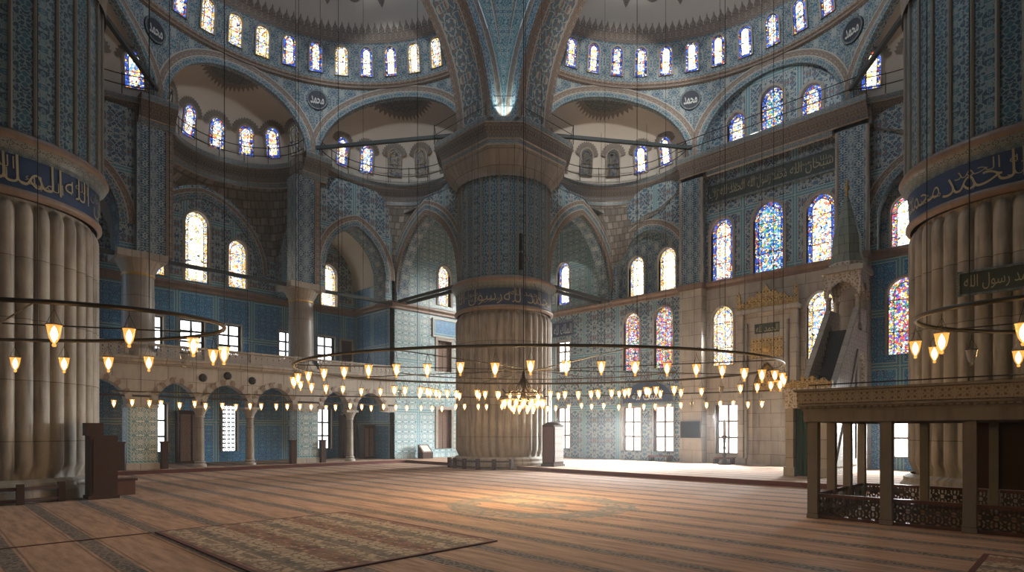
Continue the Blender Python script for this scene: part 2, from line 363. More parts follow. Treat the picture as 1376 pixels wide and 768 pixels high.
def window(fr, w, h, kind, label, arched=True, back=.28, halo=0, group=None, ft=.09, dark=False):
    """frame ring (structure) with a child pane; glazing bars for clear windows"""
    O, U, V, N = fr; WN[0] += 1
    if kind == 'shutter': ft = .2
    P = lambda p, d: O + U*p[0] + V*p[1] + N*d
    o0, o1 = win_outline(w + 2*ft, h + ft, arched, 0), win_outline(w, h, arched, 0)
    o0 = [(x, z - ft*.0) for x, z in o0]
    mb = MB()
    mb.strip([P(p, .06) for p in o0], [P(p, .06) for p in o1]); mb.strip([P(p, -.02) for p in o0], [P(p, .06) for p in o0]); mb.strip([P(p, .06) for p in o1], [P(p, -back) for p in o1])
    root = mb.build('window_%d' % WN[0], M['frame'], None, kind='structure', origin=tuple(O), label=label, cat='window', group=group)
    pn = MB(); q = lambda x, z: P((x, z), -back + .02)
    two = {'bright': ('gl_border', 'gl_bright'), 'stained': ('gl_border', 'gl_centre'), 'multi': ('gl_multi', 'gl_multi'), 'blue': ('gl_border', 'gl_blue'), 'gold': ('gl_gold', 'gl_centre'), 'goldb': ('gl_gold', 'gl_bright'), 'dim': ('gl_dim', 'gl_dim'), 'multib': ('gl_multi', 'gl_bright')}
    so = WN[0]*1.37
    if kind in two:
        b = min(.2, w*.2); i1 = win_outline(w, h, arched, b)
        pn.poly(o1, [i1], q, 0, (so, so)); pn.poly(i1, [], q, 1, (so, so))
        pane = pn.build('pane', [M[two[kind][0]], M[two[kind][1]]], root)
        bars = MB(); r = .018
        for k in (.3, .72) if h > 2 else (.45,):
            bars.tube([P((-w/2, h*k), -back + .05), P((w/2, h*k), -back + .05)], r, 4)
        bars.tube([P(p, -back + .05) for p in i1], r*.9, 4, closed=True); bars.build('lead_bars', M['iron'], root)
    elif kind in ('clear', 'cool'):
        pn.poly(o1, [], q, 0); pn.build('pane', M['clear' if kind == 'clear' else 'clear_blue'], root)
        bars = MB(); bw = .05
        def bar(x0, z0, x1, z1):
            p = [P((x0, z0), -back + .09), P((x1, z0), -back + .09), P((x1, z1), -back + .09), P((x0, z1), -back + .09)]
            r_ = [a - N*.06 for a in p]; bars.face(p); bars.strip(p, r_)
        for x in (-w/2 + bw, 0, w/2 - bw): bar(x - bw, 0, x + bw, h)
        for k in (0, .33, .66, 1): bar(-w/2, max(0, h*k - bw), w/2, min(h, h*k + bw))
        bars.build('sash_bars', M['sash_dark' if dark else 'sash'], root)
    elif kind == 'shutter':
        for sgn in (-1, 1):
            s_ = MB(); a, b = sorted((sgn*.015, sgn*w/2)); p = [(a, 0), (b, 0), (b, h), (a, h)]
            s_.poly(p, [], lambda x, z: P((x, z), -back + .08)); s_.strip([P(x, -back + .08) for x in p], [P(x, -back) for x in p])
            s_.build('shutter', M['wood_shutter'], root)
    if halo:
        hm = MB(); n = 26; out = []; inn = []
        base = win_outline(w + 2*ft, h + ft, arched)[1:]; 
        for i, p in enumerate(base[1:-1] if False else base):
            pass
        cx, cz = 0, h*.62
        ring = [(x*1.0, z) for x, z in win_outline(w + 2*ft + .05, h + ft + .03, arched, 0, 14)[2:]]
        for i, (x, z) in enumerate(ring):
            dx, dz = x - cx, max(z - cz, 0); L = sqrt(dx*dx + dz*dz) or 1; e = halo*(1.0 if i % 2 else .72)
            inn.append(P((x, z), .03)); out.append(P((x + dx/L*e, z + dz/L*e), .03))
        hm.strip(inn, out, closed=False); hm.build('painted_surround', M['halo'], root)
    return root
def wall(name, axis, A, outer, holes, mat, depth=.35, kind='structure', parent=None, uvo=(0, 0), rmat=None, thick=0):
    """flat wall with real openings and reveals; holes: list of 2D outlines"""
    P = pmap(axis, A); mb = MB(); mb.poly(outer, holes, lambda u, z: P(u, z), 0, uvo)
    for h in holes: mb.strip([P(u, z) for u, z in h], [P(u, z, depth) for u, z in h], 1)
    if thick: mb.poly(outer, holes, lambda u, z: P(u, z, thick), 0, uvo)
    return mb.build(name, [mat, rmat or M['frame']], parent, kind=kind if parent is None else None)
def hole(u, z, w, h, arched): return [(u + x, z + y) for x, y in win_outline(w, h, arched)]
def rect(u0, z0, u1, z1): return [(u0, z0), (u1, z0), (u1, z1), (u0, z1)]
def archivolt(axis, A, pts, bands, d0=-.05, parent=None):
    """concentric painted bands round an arch; bands: (width, material)"""
    cx = sum(p[0] for p in pts)/len(pts); P = pmap(axis, A); zs = pts[0][1]; half = abs(pts[0][0] - cx); rise = max(p[1] for p in pts) - zs
    off = 0.0; first = parent
    for w, mt in bands:
        s0, s1 = [], []
        for (x, z) in pts:
            nx, nz = (x - cx)/half, (z - zs)/max(rise, .1); L = sqrt(nx*nx + nz*nz) or 1
            nx, nz = nx/L, nz/L
            s0.append((x + nx*off, z + nz*off)); s1.append((x + nx*(off + w), z + nz*(off + w)))
        mb = MB(); mb.strip([P(u, z, d0) for u, z in s0], [P(u, z, d0) for u, z in s1], closed=False)
        mb.strip([P(u, z, d0) for u, z in s0], [P(u, z, 0.02) for u, z in s0], closed=False); mb.strip([P(u, z, d0) for u, z in s1], [P(u, z, .02) for u, z in s1], closed=False)
        o = mb.build(trim_name() if first is None else 'arch_band', M[mt], first, kind='structure' if first is None else None)
        if first is None: first = o
        off += w
    return first
WORLD, EXPO = 1.15, 1.0
HAZE = .0017
def LIGHTS():
    day = (1.0, .97, .92)
    # sun slanting in through the qibla windows: one narrow beam inside each reveal
    for y, z, pw in ((13.65, 18.2, 15000), (11.75, 18.5, 17000), (9.85, 18.2, 8000)):
        spot('sunbeam', (31.3, y, z), (31.3 - 11.8, y + 2.4, z - 18.2), pw, 15, day, .35, .25)
    for y, pw in ((25.15, 3400), (19.8, 5200), (17.65, 5200), (13.85, 4600), (9.5, 2000), (5.7, 2400)):
        spot('window_daylight', (30.6, y, 2.6), (26.4, y + .5, .2), pw, 95, (.93, .98, 1), .8, .3)
    for y, z, pw in ((19.8, 8.3, 1200), (17.65, 8.3, 1200), (14.1, 7.6, 900), (25.15, 12.2, 2600), (25.15, 7.2, 1500)):
        spot('window_daylight', (30.5, y, z), (24, y + 2, z - 6), pw, 100, day, .8, .25)
    # fill spots added in mid-air to brighten the half domes and exedrae
    spot('dome_fill_spot', (3.5, 13.5, 25.5), (31, 11.5, 25.6), 5500, 42, (1, .97, .92), .7, .8)
    spot('dome_fill_spot', (13.5, 3.5, 25.5), (11.5, 31, 25.6), 3500, 42, (.95, .98, 1), .7, .8)
    spot('dome_fill_spot', (8, -3, 24), (28.2, 19.2, 18.9), 14000, 22, (1, .96, .9), .6, .6)
    spot('dome_fill_spot', (-3, 8, 24), (19.0, 28.0, 19.3), 6500, 24, (.95, .98, 1), .6, .6)
    spot('cornice_floodlight', (19.6, 19.6, 17.05), (20.3, 20.3, 18.2), 60, 110, (.75, .95, 1), .6, .05)
    l = bpy.data.lights.new('bowl_lamp_light', 'POINT'); l.energy = 380; l.color = (1, .66, .32); l.shadow_soft_size = .12
    o = bpy.data.objects.new('bowl_lamp_light', l); COL.objects.link(o); b_ = LAT*.55 + DEP*16.4; o.location = (b_.x, b_.y, 2.35)
# ------------------------------------------------------------------ shell
def T(ax): return (lambda p, q, z: (p, q, z)) if ax == 'X' else (lambda p, q, z: (q, p, z))
PC, QC, RS, ZB = 22.35, 11.74, 9.0, 21.3
def bandsP(P, pts, bands, d0=.05, parent=None, name='arch_band'):
    """painted bands round an arch on any surface P(u, z, d)"""
    cx = sum(p[0] for p in pts)/len(pts); zs = pts[0][1]; half = abs(pts[0][0] - cx); rise = max(p[1] for p in pts) - zs
    off, first, last = 0.0, parent, pts
    bands = [b for w, mt in bands for b in ((w - .05, mt), (.05, 'line'))]
    for w, mt in bands:
        s0, s1 = [], []
        for (x, z) in pts:
            nx, nz = (x - cx)/half, (z - zs)/rise; L = sqrt(nx*nx + nz*nz) or 1; nx, nz = nx/L, nz/L
            s0.append((x + nx*off, z + nz*off)); s1.append((x + nx*(off + w), z + nz*(off + w)))
        mb = MB()
        mb.strip([P(u, z, d0) for u, z in s0], [P(u, z, d0) for u, z in s1], closed=False)
        mb.strip([P(u, z, d0) for u, z in s0], [P(u, z, -.25) for u, z in s0], closed=False)
        mb.strip([P(u, z, d0) for u, z in s1], [P(u, z, -.05) for u, z in s1], closed=False)
        o = mb.build(trim_name() if first is None else name, M[mt], first, kind='structure' if first is None else None)
        first = first or o; off += w; last = s1
    return first, last
def interp(pts, x):
    for (x0, z0), (x1, z1) in zip(pts, pts[1:]):
        a, b = (x0, x1) if x0 <= x1 else (x1, x0)
        if a <= x <= b and b > a: t = (x - x0)/(x1 - x0); return z0 + (z1 - z0)*t
    return None
ORD = ['first', 'second', 'third', 'fourth', 'fifth', 'sixth', 'seventh', 'eighth', 'ninth', 'tenth', 'eleventh', 'twelfth', 'thirteenth', 'fourteenth', 'fifteenth', 'sixteenth', 'seventeenth', 'eighteenth', 'nineteenth', 'twentieth']
def semidome(ax, psi_windows, kinds, side):
    t = T(ax)
    def cyl(s0):  # surface map of the drum: arc length u about angle s0
        return lambda u, z, d=0.0: t(PC + (RS - d)*cos(s0 + u/RS), QC + (RS - d)*sin(s0 + u/RS), z)
    def sph(ps, z, d=0.0):
        r = sqrt(max(RS*RS - (z - ZB)**2, 0)) - d; return t(PC + r*cos(ps), QC + r*sin(ps), z)
    # plaster half dome
    P, UV = [], []
    for i in range(61):
        ps = -pi/2 + pi*i/60; row, ru = [], []
        for j in range(25):
            th = radians(15 + 75*j/24); row.append(t(PC + RS*cos(th)*cos(ps), QC + RS*cos(th)*sin(ps), ZB + RS*sin(th))); ru.append((ps*RS, th*RS))
        P.append(row); UV.append(ru)
    mb = MB(); mb.grid(P, UV)
    dome = mb.build('ceiling_' + side, M['plaster'], None, smooth=True, kind='structure', label='cream plaster half dome over the %s side of the hall' % side, cat='ceiling')
    zs = [21.3, 21.9, 22.5, 23.1, 23.63]
    mb = MB(); mb.grid([[sph(-pi/2 + pi*i/72, z) for z in zs] for i in range(73)], [[(9*(-pi/2 + pi*i/72), z) for z in zs] for i in range(73)])
    mb.build('window_drum', M['arch_blue'], dome, smooth=True)
    mb = MB(); mb.grid([[sph(-pi/2 + pi*i/72, z, .02) for z in (23.5, 23.75, 24.0)] for i in range(73)], [[(9*(-pi/2 + pi*i/72), z) for z in (23.5, 23.75, 24.0)] for i in range(73)])
    n = 74
    for i in range(n):  # pointed cresting
        a = -pi/2 + pi*(i + .5)/n; w = .125/RS*1.3
        mb.face([sph(a - w, 24.0, .02), sph(a + w, 24.0, .02), sph(a + w*1.1, 24.12, .02), sph(a + w*.4, 24.28, .02), sph(a, 24.48, .02), sph(a - w*.4, 24.28, .02), sph(a - w*1.1, 24.12, .02)])
    mb.build('painted_cresting', M['brown'] if False else M['arch_brown'], dome)
    # painted medallions: roundels and pendants in alternation
    for k in range(-8, 9):
        a = radians(k*10.4 + 45 - 4.5)
        if not -1.45 < a < 1.45: continue
        mb = MB()
        def sp(x, y, d=.03):   # local metres on the dome at elevation y above the crest
            th = radians(15) + y/RS; r = RS*cos(th) - d; aa = a + x/max(r, 1); return t(PC + r*cos(aa), QC + r*sin(aa), ZB + RS*sin(th) - d*.5)
        if k % 2 == 0:
            ring = [(.48*cos(2*pi*i/24), 2.35 + .55*sin(2*pi*i/24)) for i in range(24)]
            mb.face([sp(x, y) for x, y in ring], [(x, y) for x, y in ring])
        else:
            prof = [(0, 1.55), (.13, 1.75), (.2, 1.9), (.1, 2.05), (.06, 2.2), (.25, 2.45), (.5, 2.9), (.55, 3.3), (.4, 3.8), (.1, 4.3)]
            ring = prof + [(-x, y) for x, y in reversed(prof[1:])]
            mb.face([sp(x, y) for x, y in ring], [(x, y) for x, y in ring])
        mb.build('painted_medallion', M['medallion'], dome)
    # ledge under the drum
    path = [t(PC + RS*cos(a), QC + RS*sin(a), 0)[:2] for a in [-pi/2 + pi*i/72 for i in range(73)]]
    mb = MB(); mb.sweep(path, [(-.02, 21.05), (.16, 21.1), (.16, 21.2), (.24, 21.25), (.24, 21.38), (-.02, 21.42)], flip=1 if ax == 'X' else -1)
    mb.build('drum_ledge', M['arch_brown'], dome)
    # windows of the drum
    for i, (a, kd) in enumerate(zip(psi_windows, kinds)):
        a = radians(a); d = Vector(t(cos(a), sin(a), 0)); U = Vector(t(-sin(a), cos(a), 0)) * (-1 if ax == 'X' else 1)
        tilt = radians(7); N = (-d*cos(tilt) - Vector((0, 0, 1))*sin(tilt)); V = Vector((0, 0, 1))*cos(tilt) - d*sin(tilt)
        O = Vector(t(PC + 8.93*cos(a), QC + 8.93*sin(a), 21.78))
        window((O, U, V, N), .64, 1.55, kd, '%s small arched window of the drum under the %s half dome, counted from far pier' % (ORD[i], side), back=.05, group=None, ft=.07)
    # arches and spandrels of the three exedrae
    arches = []
    for s0, hf, ha in ((55, 4.40, 30), (0, 3.62, 25), (-55, 4.40, 30)):
        Pm = cyl(radians(s0)); pts = arch_pts(hf, 17.0, 3.55, 16)
        root, last = bandsP(Pm, pts, [(.32, 'arch_blue'), (.30, 'arch_brown')], .10)
        props(root, 'painted arch carrying the %s half dome, opening %d' % (side, s0), 'arch'); 
        lp = sorted(last); P, UV = [], []
        for k in range(49):
            u = (-1 + 2*k/48)*radians(ha)*RS; z = interp(lp, u) or 16.9
            P.append([Pm(u, z, 0), Pm(u, (z + 21.1)/2, 0), Pm(u, 21.1, 0)]); UV.append([(u, z), (u, (z + 21.1)/2), (u, 21.1)])
        mb = MB(); mb.grid(P, UV); mb.build('spandrel', M['arch_blue'], root, smooth=True)
    for k, a in enumerate((25, -25)):   # roundels on the spandrels
        Pm = cyl(radians(a + (1.5 if a > 0 else -1.5)))
        r = thing('inscription_roundel', 'round dark calligraphy disc on spandrel beneath %s half dome, %s' % (side, ['nearest the far pier', 'farther from the far pier'][k]), 'roundel', Pm(0, 20.25, .12), group='calligraphy roundels on the spandrels')
        mb = MB(); ring = [(.56*cos(2*pi*i/28), .56*sin(2*pi*i/28)) for i in range(28)]
        mb.face([Pm(x, 20.25 + y, .09) for x, y in ring], [(x, y) for x, y in ring]); mb.strip([Pm(x, 20.25 + y, .09) for x, y in ring], [Pm(x, 20.25 + y, 0) for x, y in ring])
        mb.build('disc', M['disc'], r)
        mb = MB(); mb.strip([Pm(x*.97, 20.25 + y*.97, .10) for x, y in ring], [Pm(x*.86, 20.25 + y*.86, .10) for x, y in ring]); mb.build('rim', M['ledge'], r)
        sg = -1 if ax == 'X' else 1
        lettering('script', 'محمد', M['script_white'], .72, .42, lambda x, y: Pm((x - .36)*sg, 20.0 + y, .105), r, thick=.02)
    return dome, cyl

def exedra(ax, s0, wins, side, where, dist=7.8, hw=4.45):
    """quarter dome niche: wins = list of (offset angle, kind)"""
    t = T(ax); a0 = radians(s0); C = (PC + dist*cos(a0), QC + dist*sin(a0)); ez, ey = (cos(a0), sin(a0)), (-sin(a0), cos(a0))
    L = lambda x, y, z: t(C[0] + ez[0]*x + ey[0]*y, C[1] + ez[1]*x + ey[1]*y, z)
    def S(be, ga, k=1.0):
        y0 = hw*cos(be); xc = sqrt(81 - y0*y0) - dist
        return L((xc*(1 - sin(ga)) + (hw + .05)*sin(ga))*k, hw*cos(be)*cos(ga)*k, 17.0 + 3.9*(max(sin(be), 0)*max(cos(ga), 0))**.62*k)
    mb = MB(); mb.grid([[S(pi*(.5 - .5*cos(pi*i/40)), pi/2*sin(pi/2*j/20)) for j in range(21)] for i in range(41)], [[(pi*i/40*4.5, pi/2*j/20*4.5) for j in range(21)] for i in range(41)])
    # low upright wall under the shell
    arc = [a0 + pi/2 - pi*i/40 for i in range(41)]
    mb.grid([[t(C[0] + (hw + .03)*cos(a), C[1] + (hw + .03)*sin(a), z) for z in (16.5, 17.02)] for a in arc], [[(a*4.5, z) for z in (16.5, 17.02)] for a in arc])
    root = mb.build('ceiling_exedra', M['plaster'], None, smooth=True, kind='structure', label='cream plaster quarter dome of the %s, %s' % (side, where), cat='ceiling')
    # painted crown: dark disc with a spiked rim
    R1, R2 = .36, .50
    def cp(an, r, k): return S(pi/2 + r*cos(an)*1.0, max(.0, r*sin(an)*1.35), k)
    for (ra, rb, nm, mt, k) in ((0, R1, 'crown_disc', 'cap_dark', .985), (R1, R2, 'crown_rays', 'halo', .988)):
        mb = MB(); n = 22
        for i in range(n):
            a, b = pi*i/n, pi*(i + 1)/n; c = (a + b)/2
            if ra == 0: mb.face([cp(0, 0, k), cp(a, rb, k), cp(b, rb, k)], [(0, 0), (cos(a), sin(a)), (cos(b), sin(b))])
            else: mb.face([cp(a, ra, k), cp(b, ra, k), cp(b, (ra*1.4 + rb)/2.4, k), cp(c, rb, k), cp(a, (ra*1.4 + rb)/2.4, k)], [(a*3, 0), (b*3, 0), (b*3, .3), (c*3, .7), (a*3, .3)])
        mb.build(nm, M[mt], root)
    for i, (da, kd) in enumerate(wins):
        a = a0 + radians(da); d = Vector(t(cos(a), sin(a), 0)); U = Vector(t(-sin(a), cos(a), 0))*(-1 if ax == 'X' else 1)
        tl = radians(9); V = Vector((0, 0, 1))*cos(tl) - d*sin(tl); N = -d*cos(tl) - Vector((0, 0, 1))*sin(tl)
        O = Vector(t(C[0] + (hw - .05)*cos(a), C[1] + (hw - .05)*sin(a), 17.5))
        window((O, U, V, N), .74, 1.6, kd, '%s arched window round the %s, %s, counted from the far pier side' % (ORD[i], side, where), back=.05, halo=.36, ft=.06)
    # corniced walkway
    path = [t(C[0] + (hw + .01)*cos(a), C[1] + (hw + .01)*sin(a), 0)[:2] for a in arc]
    cornice(path, -1 if ax == 'X' else 1, '%s, %s' % (side, where))
    return C, arc
PROF = [(0, 15.72), (.10, 15.76), (.10, 15.98), (.18, 16.02), (.22, 16.2), (.42, 16.42), (.56, 16.55), (.56, 16.62), (.62, 16.64), (.62, 16.86), (.55, 16.92), (-.3, 16.95)]
PMAT = [2, 0, 2, 1, 1, 1, 1, 2, 0, 2, 2]
def cornice(path, flip, where, rail=True):
    mb = MB(); mb.sweep(path, PROF, flip=flip, mj=PMAT)
    n = max(2, int(sum(math.dist(a, b) for a, b in zip(path, path[1:]))/.45))
    o = mb.build(trim_name(), [M['ledge'], M['muqarnas'], M['frame']], None, kind='structure', label='projecting painted walkway cornice: ' + where, cat='cornice')
    if not rail: return o
    # thin iron railing standing on the ledge
    pts = [Vector((p[0], p[1])) for p in path]; rp = []
    for i in range(len(pts)):
        a, b = pts[max(i - 1, 0)], pts[min(i + 1, len(pts) - 1)]; d = (b - a).normalized(); rp.append(pts[i] + Vector((-d.y, d.x))*flip*.52)
    r = thing('walkway_railing', 'thin black iron walkway railing of ' + where, 'railing', (rp[0].x, rp[0].y, 16.9))
    mb = MB()
    for z in (17.35, 17.82): mb.tube([(p.x, p.y, z) for p in rp], .024, 5)
    mb.build('rail', M['iron'], r)
    acc, k = 0.0, 0
    for i in range(len(rp)):
        if i: acc += (rp[i] - rp[i-1]).length
        if i == 0 or acc >= 1.25*k or i == len(rp) - 1:
            if i and acc < 1.25*k and i != len(rp) - 1: continue
            k += 1; q = MB(); q.tube([(rp[i].x, rp[i].y, 16.9), (rp[i].x, rp[i].y, 17.9)], .022, 5); q.build('post', M['iron'], r)
    return o
def squinch(low, up, zl, side):
    """stone shell carrying an exedra down to the arches below"""
    def res(path, n):
        L = [0.0]
        for a, b in zip(path, path[1:]): L.append(L[-1] + math.dist(a, b))
        out = []; k = 0
        for i in range(n + 1):
            s = L[-1]*i/n
            while k < len(L) - 2 and L[k+1] < s: k += 1
            f = (s - L[k])/((L[k+1] - L[k]) or 1); out.append((path[k][0] + (path[k+1][0] - path[k][0])*f, path[k][1] + (path[k+1][1] - path[k][1])*f))
        return out, L[-1]
    n = 64; lo, Ll = res(low, n); hi, Lh = res(up, n); P, UV = [], []
    for i in range(n + 1):
        z0 = zl(i/n); row, ru = [], []
        for j in range(13):
            f = j/12; e = f**1.5
            row.append((lo[i][0] + (hi[i][0] - lo[i][0])*e, lo[i][1] + (hi[i][1] - lo[i][1])*e, z0 + (15.8 - z0)*f)); ru.append((i/n*Lh, row[-1][2]))
        P.append(row); UV.append(ru)
    mb = MB(); mb.grid(P, UV); return mb.build(trim_name(), M['stone'], None, smooth=True, kind='structure', label='stone squinch vault under the %s' % side, cat='vault')
def knots(ks):
    def f(s):
        for (a, za), (b, zb) in zip(ks, ks[1:]):
            if a <= s <= b: t = (s - a)/(b - a); t = (1 - cos(pi*t))/2; return za + (zb - za)*t
        return ks[-1][1]
    return f

# floor ------------------------------------------------------------
def carpet_mat():
    N = NT('prayer_carpet'); u, v = N.uv()      # u = metres towards the qibla, v = along the rows
    wv = N.noise(N.xyz(N.m('MULTIPLY', u, .5), N.m('MULTIPLY', v, .5)), 1.0, 3)
    fib = N.noise(N.xyz(N.m('MULTIPLY', u, 7), N.m('MULTIPLY', v, .8)), 1.0, 5, .65)
    c = N.mix(N.ramp(fib, [(.38, (0, 0, 0)), (.66, (1, 1, 1))]), (.45, .275, .178), (.20, .122, .08))
    c = N.mix(N.m('MULTIPLY', wv, .45), c, (.38, .28, .21))
    d = N.m('MULTIPLY', N.m('PINGPONG', N.m('DIVIDE', N.m('SUBTRACT', u, .95), 1.1), .5), 1.1)   # distance from a row line
    brk = N.noise(N.xyz(N.m('MULTIPLY', u, 1.6), N.m('MULTIPLY', v, .35), 7.0), 1.0, 3)
    orn = N.m('LESS_THAN', N.n('TexVoronoi', _feature='DISTANCE_TO_EDGE', Vector=N.xyz(u, v, 2.0), Scale=11).outputs[0], .14)
    st = N.mix(orn, (.06, .055, .055), (.17, .15, .13))
    edge = N.m('ADD', d, N.m('MULTIPLY', N.m('SUBTRACT', fib, .5), .06))
    m1 = N.m('MULTIPLY', N.m('LESS_THAN', edge, .125), N.m('ADD', .5, N.m('MULTIPLY', brk, .7)))
    c = N.mix(N.m('MINIMUM', m1, .95), c, st)
    c = N.mix(N.m('MULTIPLY', N.band(edge, .16, .19), .6), c, (.12, .075, .055))
    # woven field: sparse pale flecks
    fl = N.m('LESS_THAN', N.n('TexVoronoi', Vector=N.xyz(N.m('MULTIPLY', u, 1.0), v, 4.0), Scale=4.5).outputs[0], .13)
    c = N.mix(N.m('MULTIPLY', fl, .35), c, (.2, .15, .12))
    # faded centre medallion under the dome
    du, dv = N.m('SUBTRACT', u, 11.2), N.m('SUBTRACT', v, 9.9); rr = N.m('SQRT', N.m('ADD', N.m('MULTIPLY', du, du), N.m('MULTIPLY', dv, dv)))
    ms = N.m('LESS_THAN', N.n('TexVoronoi', _feature='DISTANCE_TO_EDGE', Vector=N.xyz(u, v, 9.0), Scale=3.6).outputs[0], .15)
    rw = N.m('ADD', rr, N.m('MULTIPLY', N.m('SUBTRACT', brk, .5), .9))
    ring = N.m('MAXIMUM', N.band(rw, 1.55, 2.35), N.m('LESS_THAN', rw, .7))
    c = N.mix(N.m('MULTIPLY', ring, N.m('ADD', .35, N.m('MULTIPLY', ms, .6))), c, (.16, .165, .15))
    N.bsdf(c, .95, bump=fib, bs=.3, bd=.02, spec=.1); return N.mat
M['carpet'] = carpet_mat()
mb = MB(); mb.poly(rect(-14, -14, 42, 42), [], lambda u, z: (u, z, 0.0)); mb.build('floor', M['carpet'], None, kind='structure', label='salmon prayer carpet with dark row stripes over the whole hall', cat='floor')
def platform(name, x0, y0, x1, y1, label):
    mb = MB(); mb.poly(rect(x0, y0, x1, y1), [], lambda u, z: (u, z, .16)); o = mb.build(name, M['carpet'], None, kind='structure', label=label, cat='floor')
    q = MB(); q.strip([(x0, y0, .165), (x1, y0, .165), (x1, y1, .165), (x0, y1, .165)], [(x0, y0, 0), (x1, y0, 0), (x1, y1, 0), (x0, y1, 0)]); q.build('step_edge', M['cloth_red'], o)
platform('floor_right', 20.9, -6, 31.5, 34, 'raised carpeted strip along the qibla wall')
platform('floor_left', -8, 29.3, 20.9, 36, 'raised carpeted strip under the left gallery')

# half domes -------------------------------------------------------
PW = [70.5 - 8.9*k for k in range(16)]
semidome('X', PW, ['stained', 'stained', 'stained', 'stained', 'bright', 'bright', 'bright', 'bright'] + ['stained']*8, 'right')
semidome('Y', PW, ['gold', 'goldb', 'bright', 'bright', 'goldb', 'stained', 'stained', 'gold', 'gold', 'gold'] + ['stained']*6, 'left')
EXR = [(45, 'dim'), (22.5, 'dim'), (0, 'dim'), (-22.5, 'dim'), (-45, 'bright'), (-67.5, 'bright')]
for ax, side in (('X', 'right half dome'), ('Y', 'left half dome')):
    t = T(ax)
    e1 = [(48, 'dim'), (27, 'dim'), (5, 'dim'), (-17.5, 'dim'), (-40, 'bright'), (-61, 'bright')] if ax == 'X' else [(48, 'dim'), (27, 'dim'), (5, 'dim'), (-17.5, 'dim'), (-40, 'stained'), (-61, 'stained')]
    C, arc = exedra(ax, 55, e1, side, 'beside the far pier')
    squinch([t(24.6, 21.15, 0)[:2], t(30.72, 21.15, 0)[:2], t(30.72, 16.3, 0)[:2]], [t(C[0] + 4.46*cos(a), C[1] + 4.46*sin(a), 0)[:2] for a in arc],
            knots([(0, 15.5), (.28, 15.62), (.44, 14.6), (.56, 12.2), (.8, 14.55), (1, 15.5)]), side + ' beside the far pier')
    C, arc = exedra(ax, -55, [(79, 'bright'), (57, 'bright'), (35, 'stained'), (12, 'stained')] if ax == 'X' else [(78, 'stained'), (56, 'stained'), (34, 'stained'), (12, 'dim')], side, 'beside the near pier')
    squinch([t(30.72, 7.1, 0)[:2], t(30.72, 2.3, 0)[:2], t(24.6, 2.3, 0)[:2]], [t(C[0] + 4.46*cos(a), C[1] + 4.46*sin(a), 0)[:2] for a in arc],
            knots([(0, 15.5), (.2, 14.55), (.44, 12.2), (.56, 14.6), (.72, 15.62), (1, 15.5)]), side + ' beside the near pier')
C, arc = exedra('Y', 0, [(70, 'dim'), (47, 'stained'), (24, 'stained'), (0, 'stained'), (-25, 'stained'), (-50, 'dim')], 'left half dome', 'in the middle of the left side', 8.16, 3.75)
squinch([(15.3, 30.6), (15.3, 34.9), (8.1, 34.9), (8.1, 30.6)], [(C[1] + 3.76*sin(a), C[0] + 3.76*cos(a)) for a in arc], lambda s: knots([(0, 15.5), (.14, 13.9), (.271, 12.0), (.729, 12.0), (.86, 13.9), (1, 15.5)])(s) if not .271 < s < .729 else min(15.6, max(12.0, .08 + (interp(arch_pts(3.62, 11.2, 4.25, 16, 11.3), 15.3 - (s - .271)/.458*7.2) or 12.0))), 'left half dome in the middle')

# great arches -----------------------------------------------------
for ax, side in (('X', 'right'), ('Y', 'left')):
    t = T(ax); r0, r1, z0 = 7.5, 8.56, 16.75
    A = [(r0*cos(pi*i/56), z0 + r0*1.04*sin(pi*i/56)) for i in range(57)]; B = [(r1*cos(pi*i/56), z0 + r1*1.04*sin(pi*i/56)) for i in range(57)]
    Pn = lambda u, z, d: t(20.1 + d, QC + u, z)
    def arcgrid(R0, R1, d0, d1, mt, name, parent, nv=1):
        P, UV = [], []
        for i in range(57):
            a = pi*i/56; row, ru = [], []
            for j in range(nv + 1):
                f = j/nv; R_ = R0 + (R1 - R0)*f; d = d0 + (d1 - d0)*f
                row.append(Pn(R_*cos(a), z0 + R_*1.04*sin(a), d)); ru.append((a*r0, f*max(abs(R1 - R0), abs(d1 - d0))))
            P.append(row); UV.append(ru)
        q = MB(); q.grid(P, UV); return q.build(name, M[mt], parent, smooth=True, kind='structure' if parent is None else None)
    root = arcgrid(r0, r0, .5, 1.9, 'arch_medal', 'ceiling_arch_' + side, None)
    props(root, 'great painted arch springing from the far pier across the %s side' % side, 'arch')
    arcgrid(r0 - .04, r0 - .04, 0, .5, 'arch_brown', 'arch_band', root); arcgrid(r0 - .04, r0 - .04, 1.9, 2.4, 'arch_brown', 'arch_band', root)
    arcgrid(r0 - .04, r0 + .42, 0, 0, 'arch_blue', 'arch_band', root); arcgrid(r0 + .36, r0 + .42, -.035, -.035, 'line', 'arch_band', root); arcgrid(r0 + .42, r0 + .72, -.03, -.03, 'arch_brown', 'arch_band', root); arcgrid(r0 + .72, r0 + .8, -.035, -.035, 'line', 'arch_band', root); arcgrid(r0 - .05, r0 - .05, .46, .54, 'line', 'arch_band', root); arcgrid(r0 - .05, r0 - .05, 1.86, 1.94, 'line', 'arch_band', root)
    arcgrid(r0 + .8, r1, 0, 0, 'pend', 'arch_band', root); arcgrid(r0 - .04, 9.4, 2.4, 2.4, 'arch_brown', 'arch_back', root)
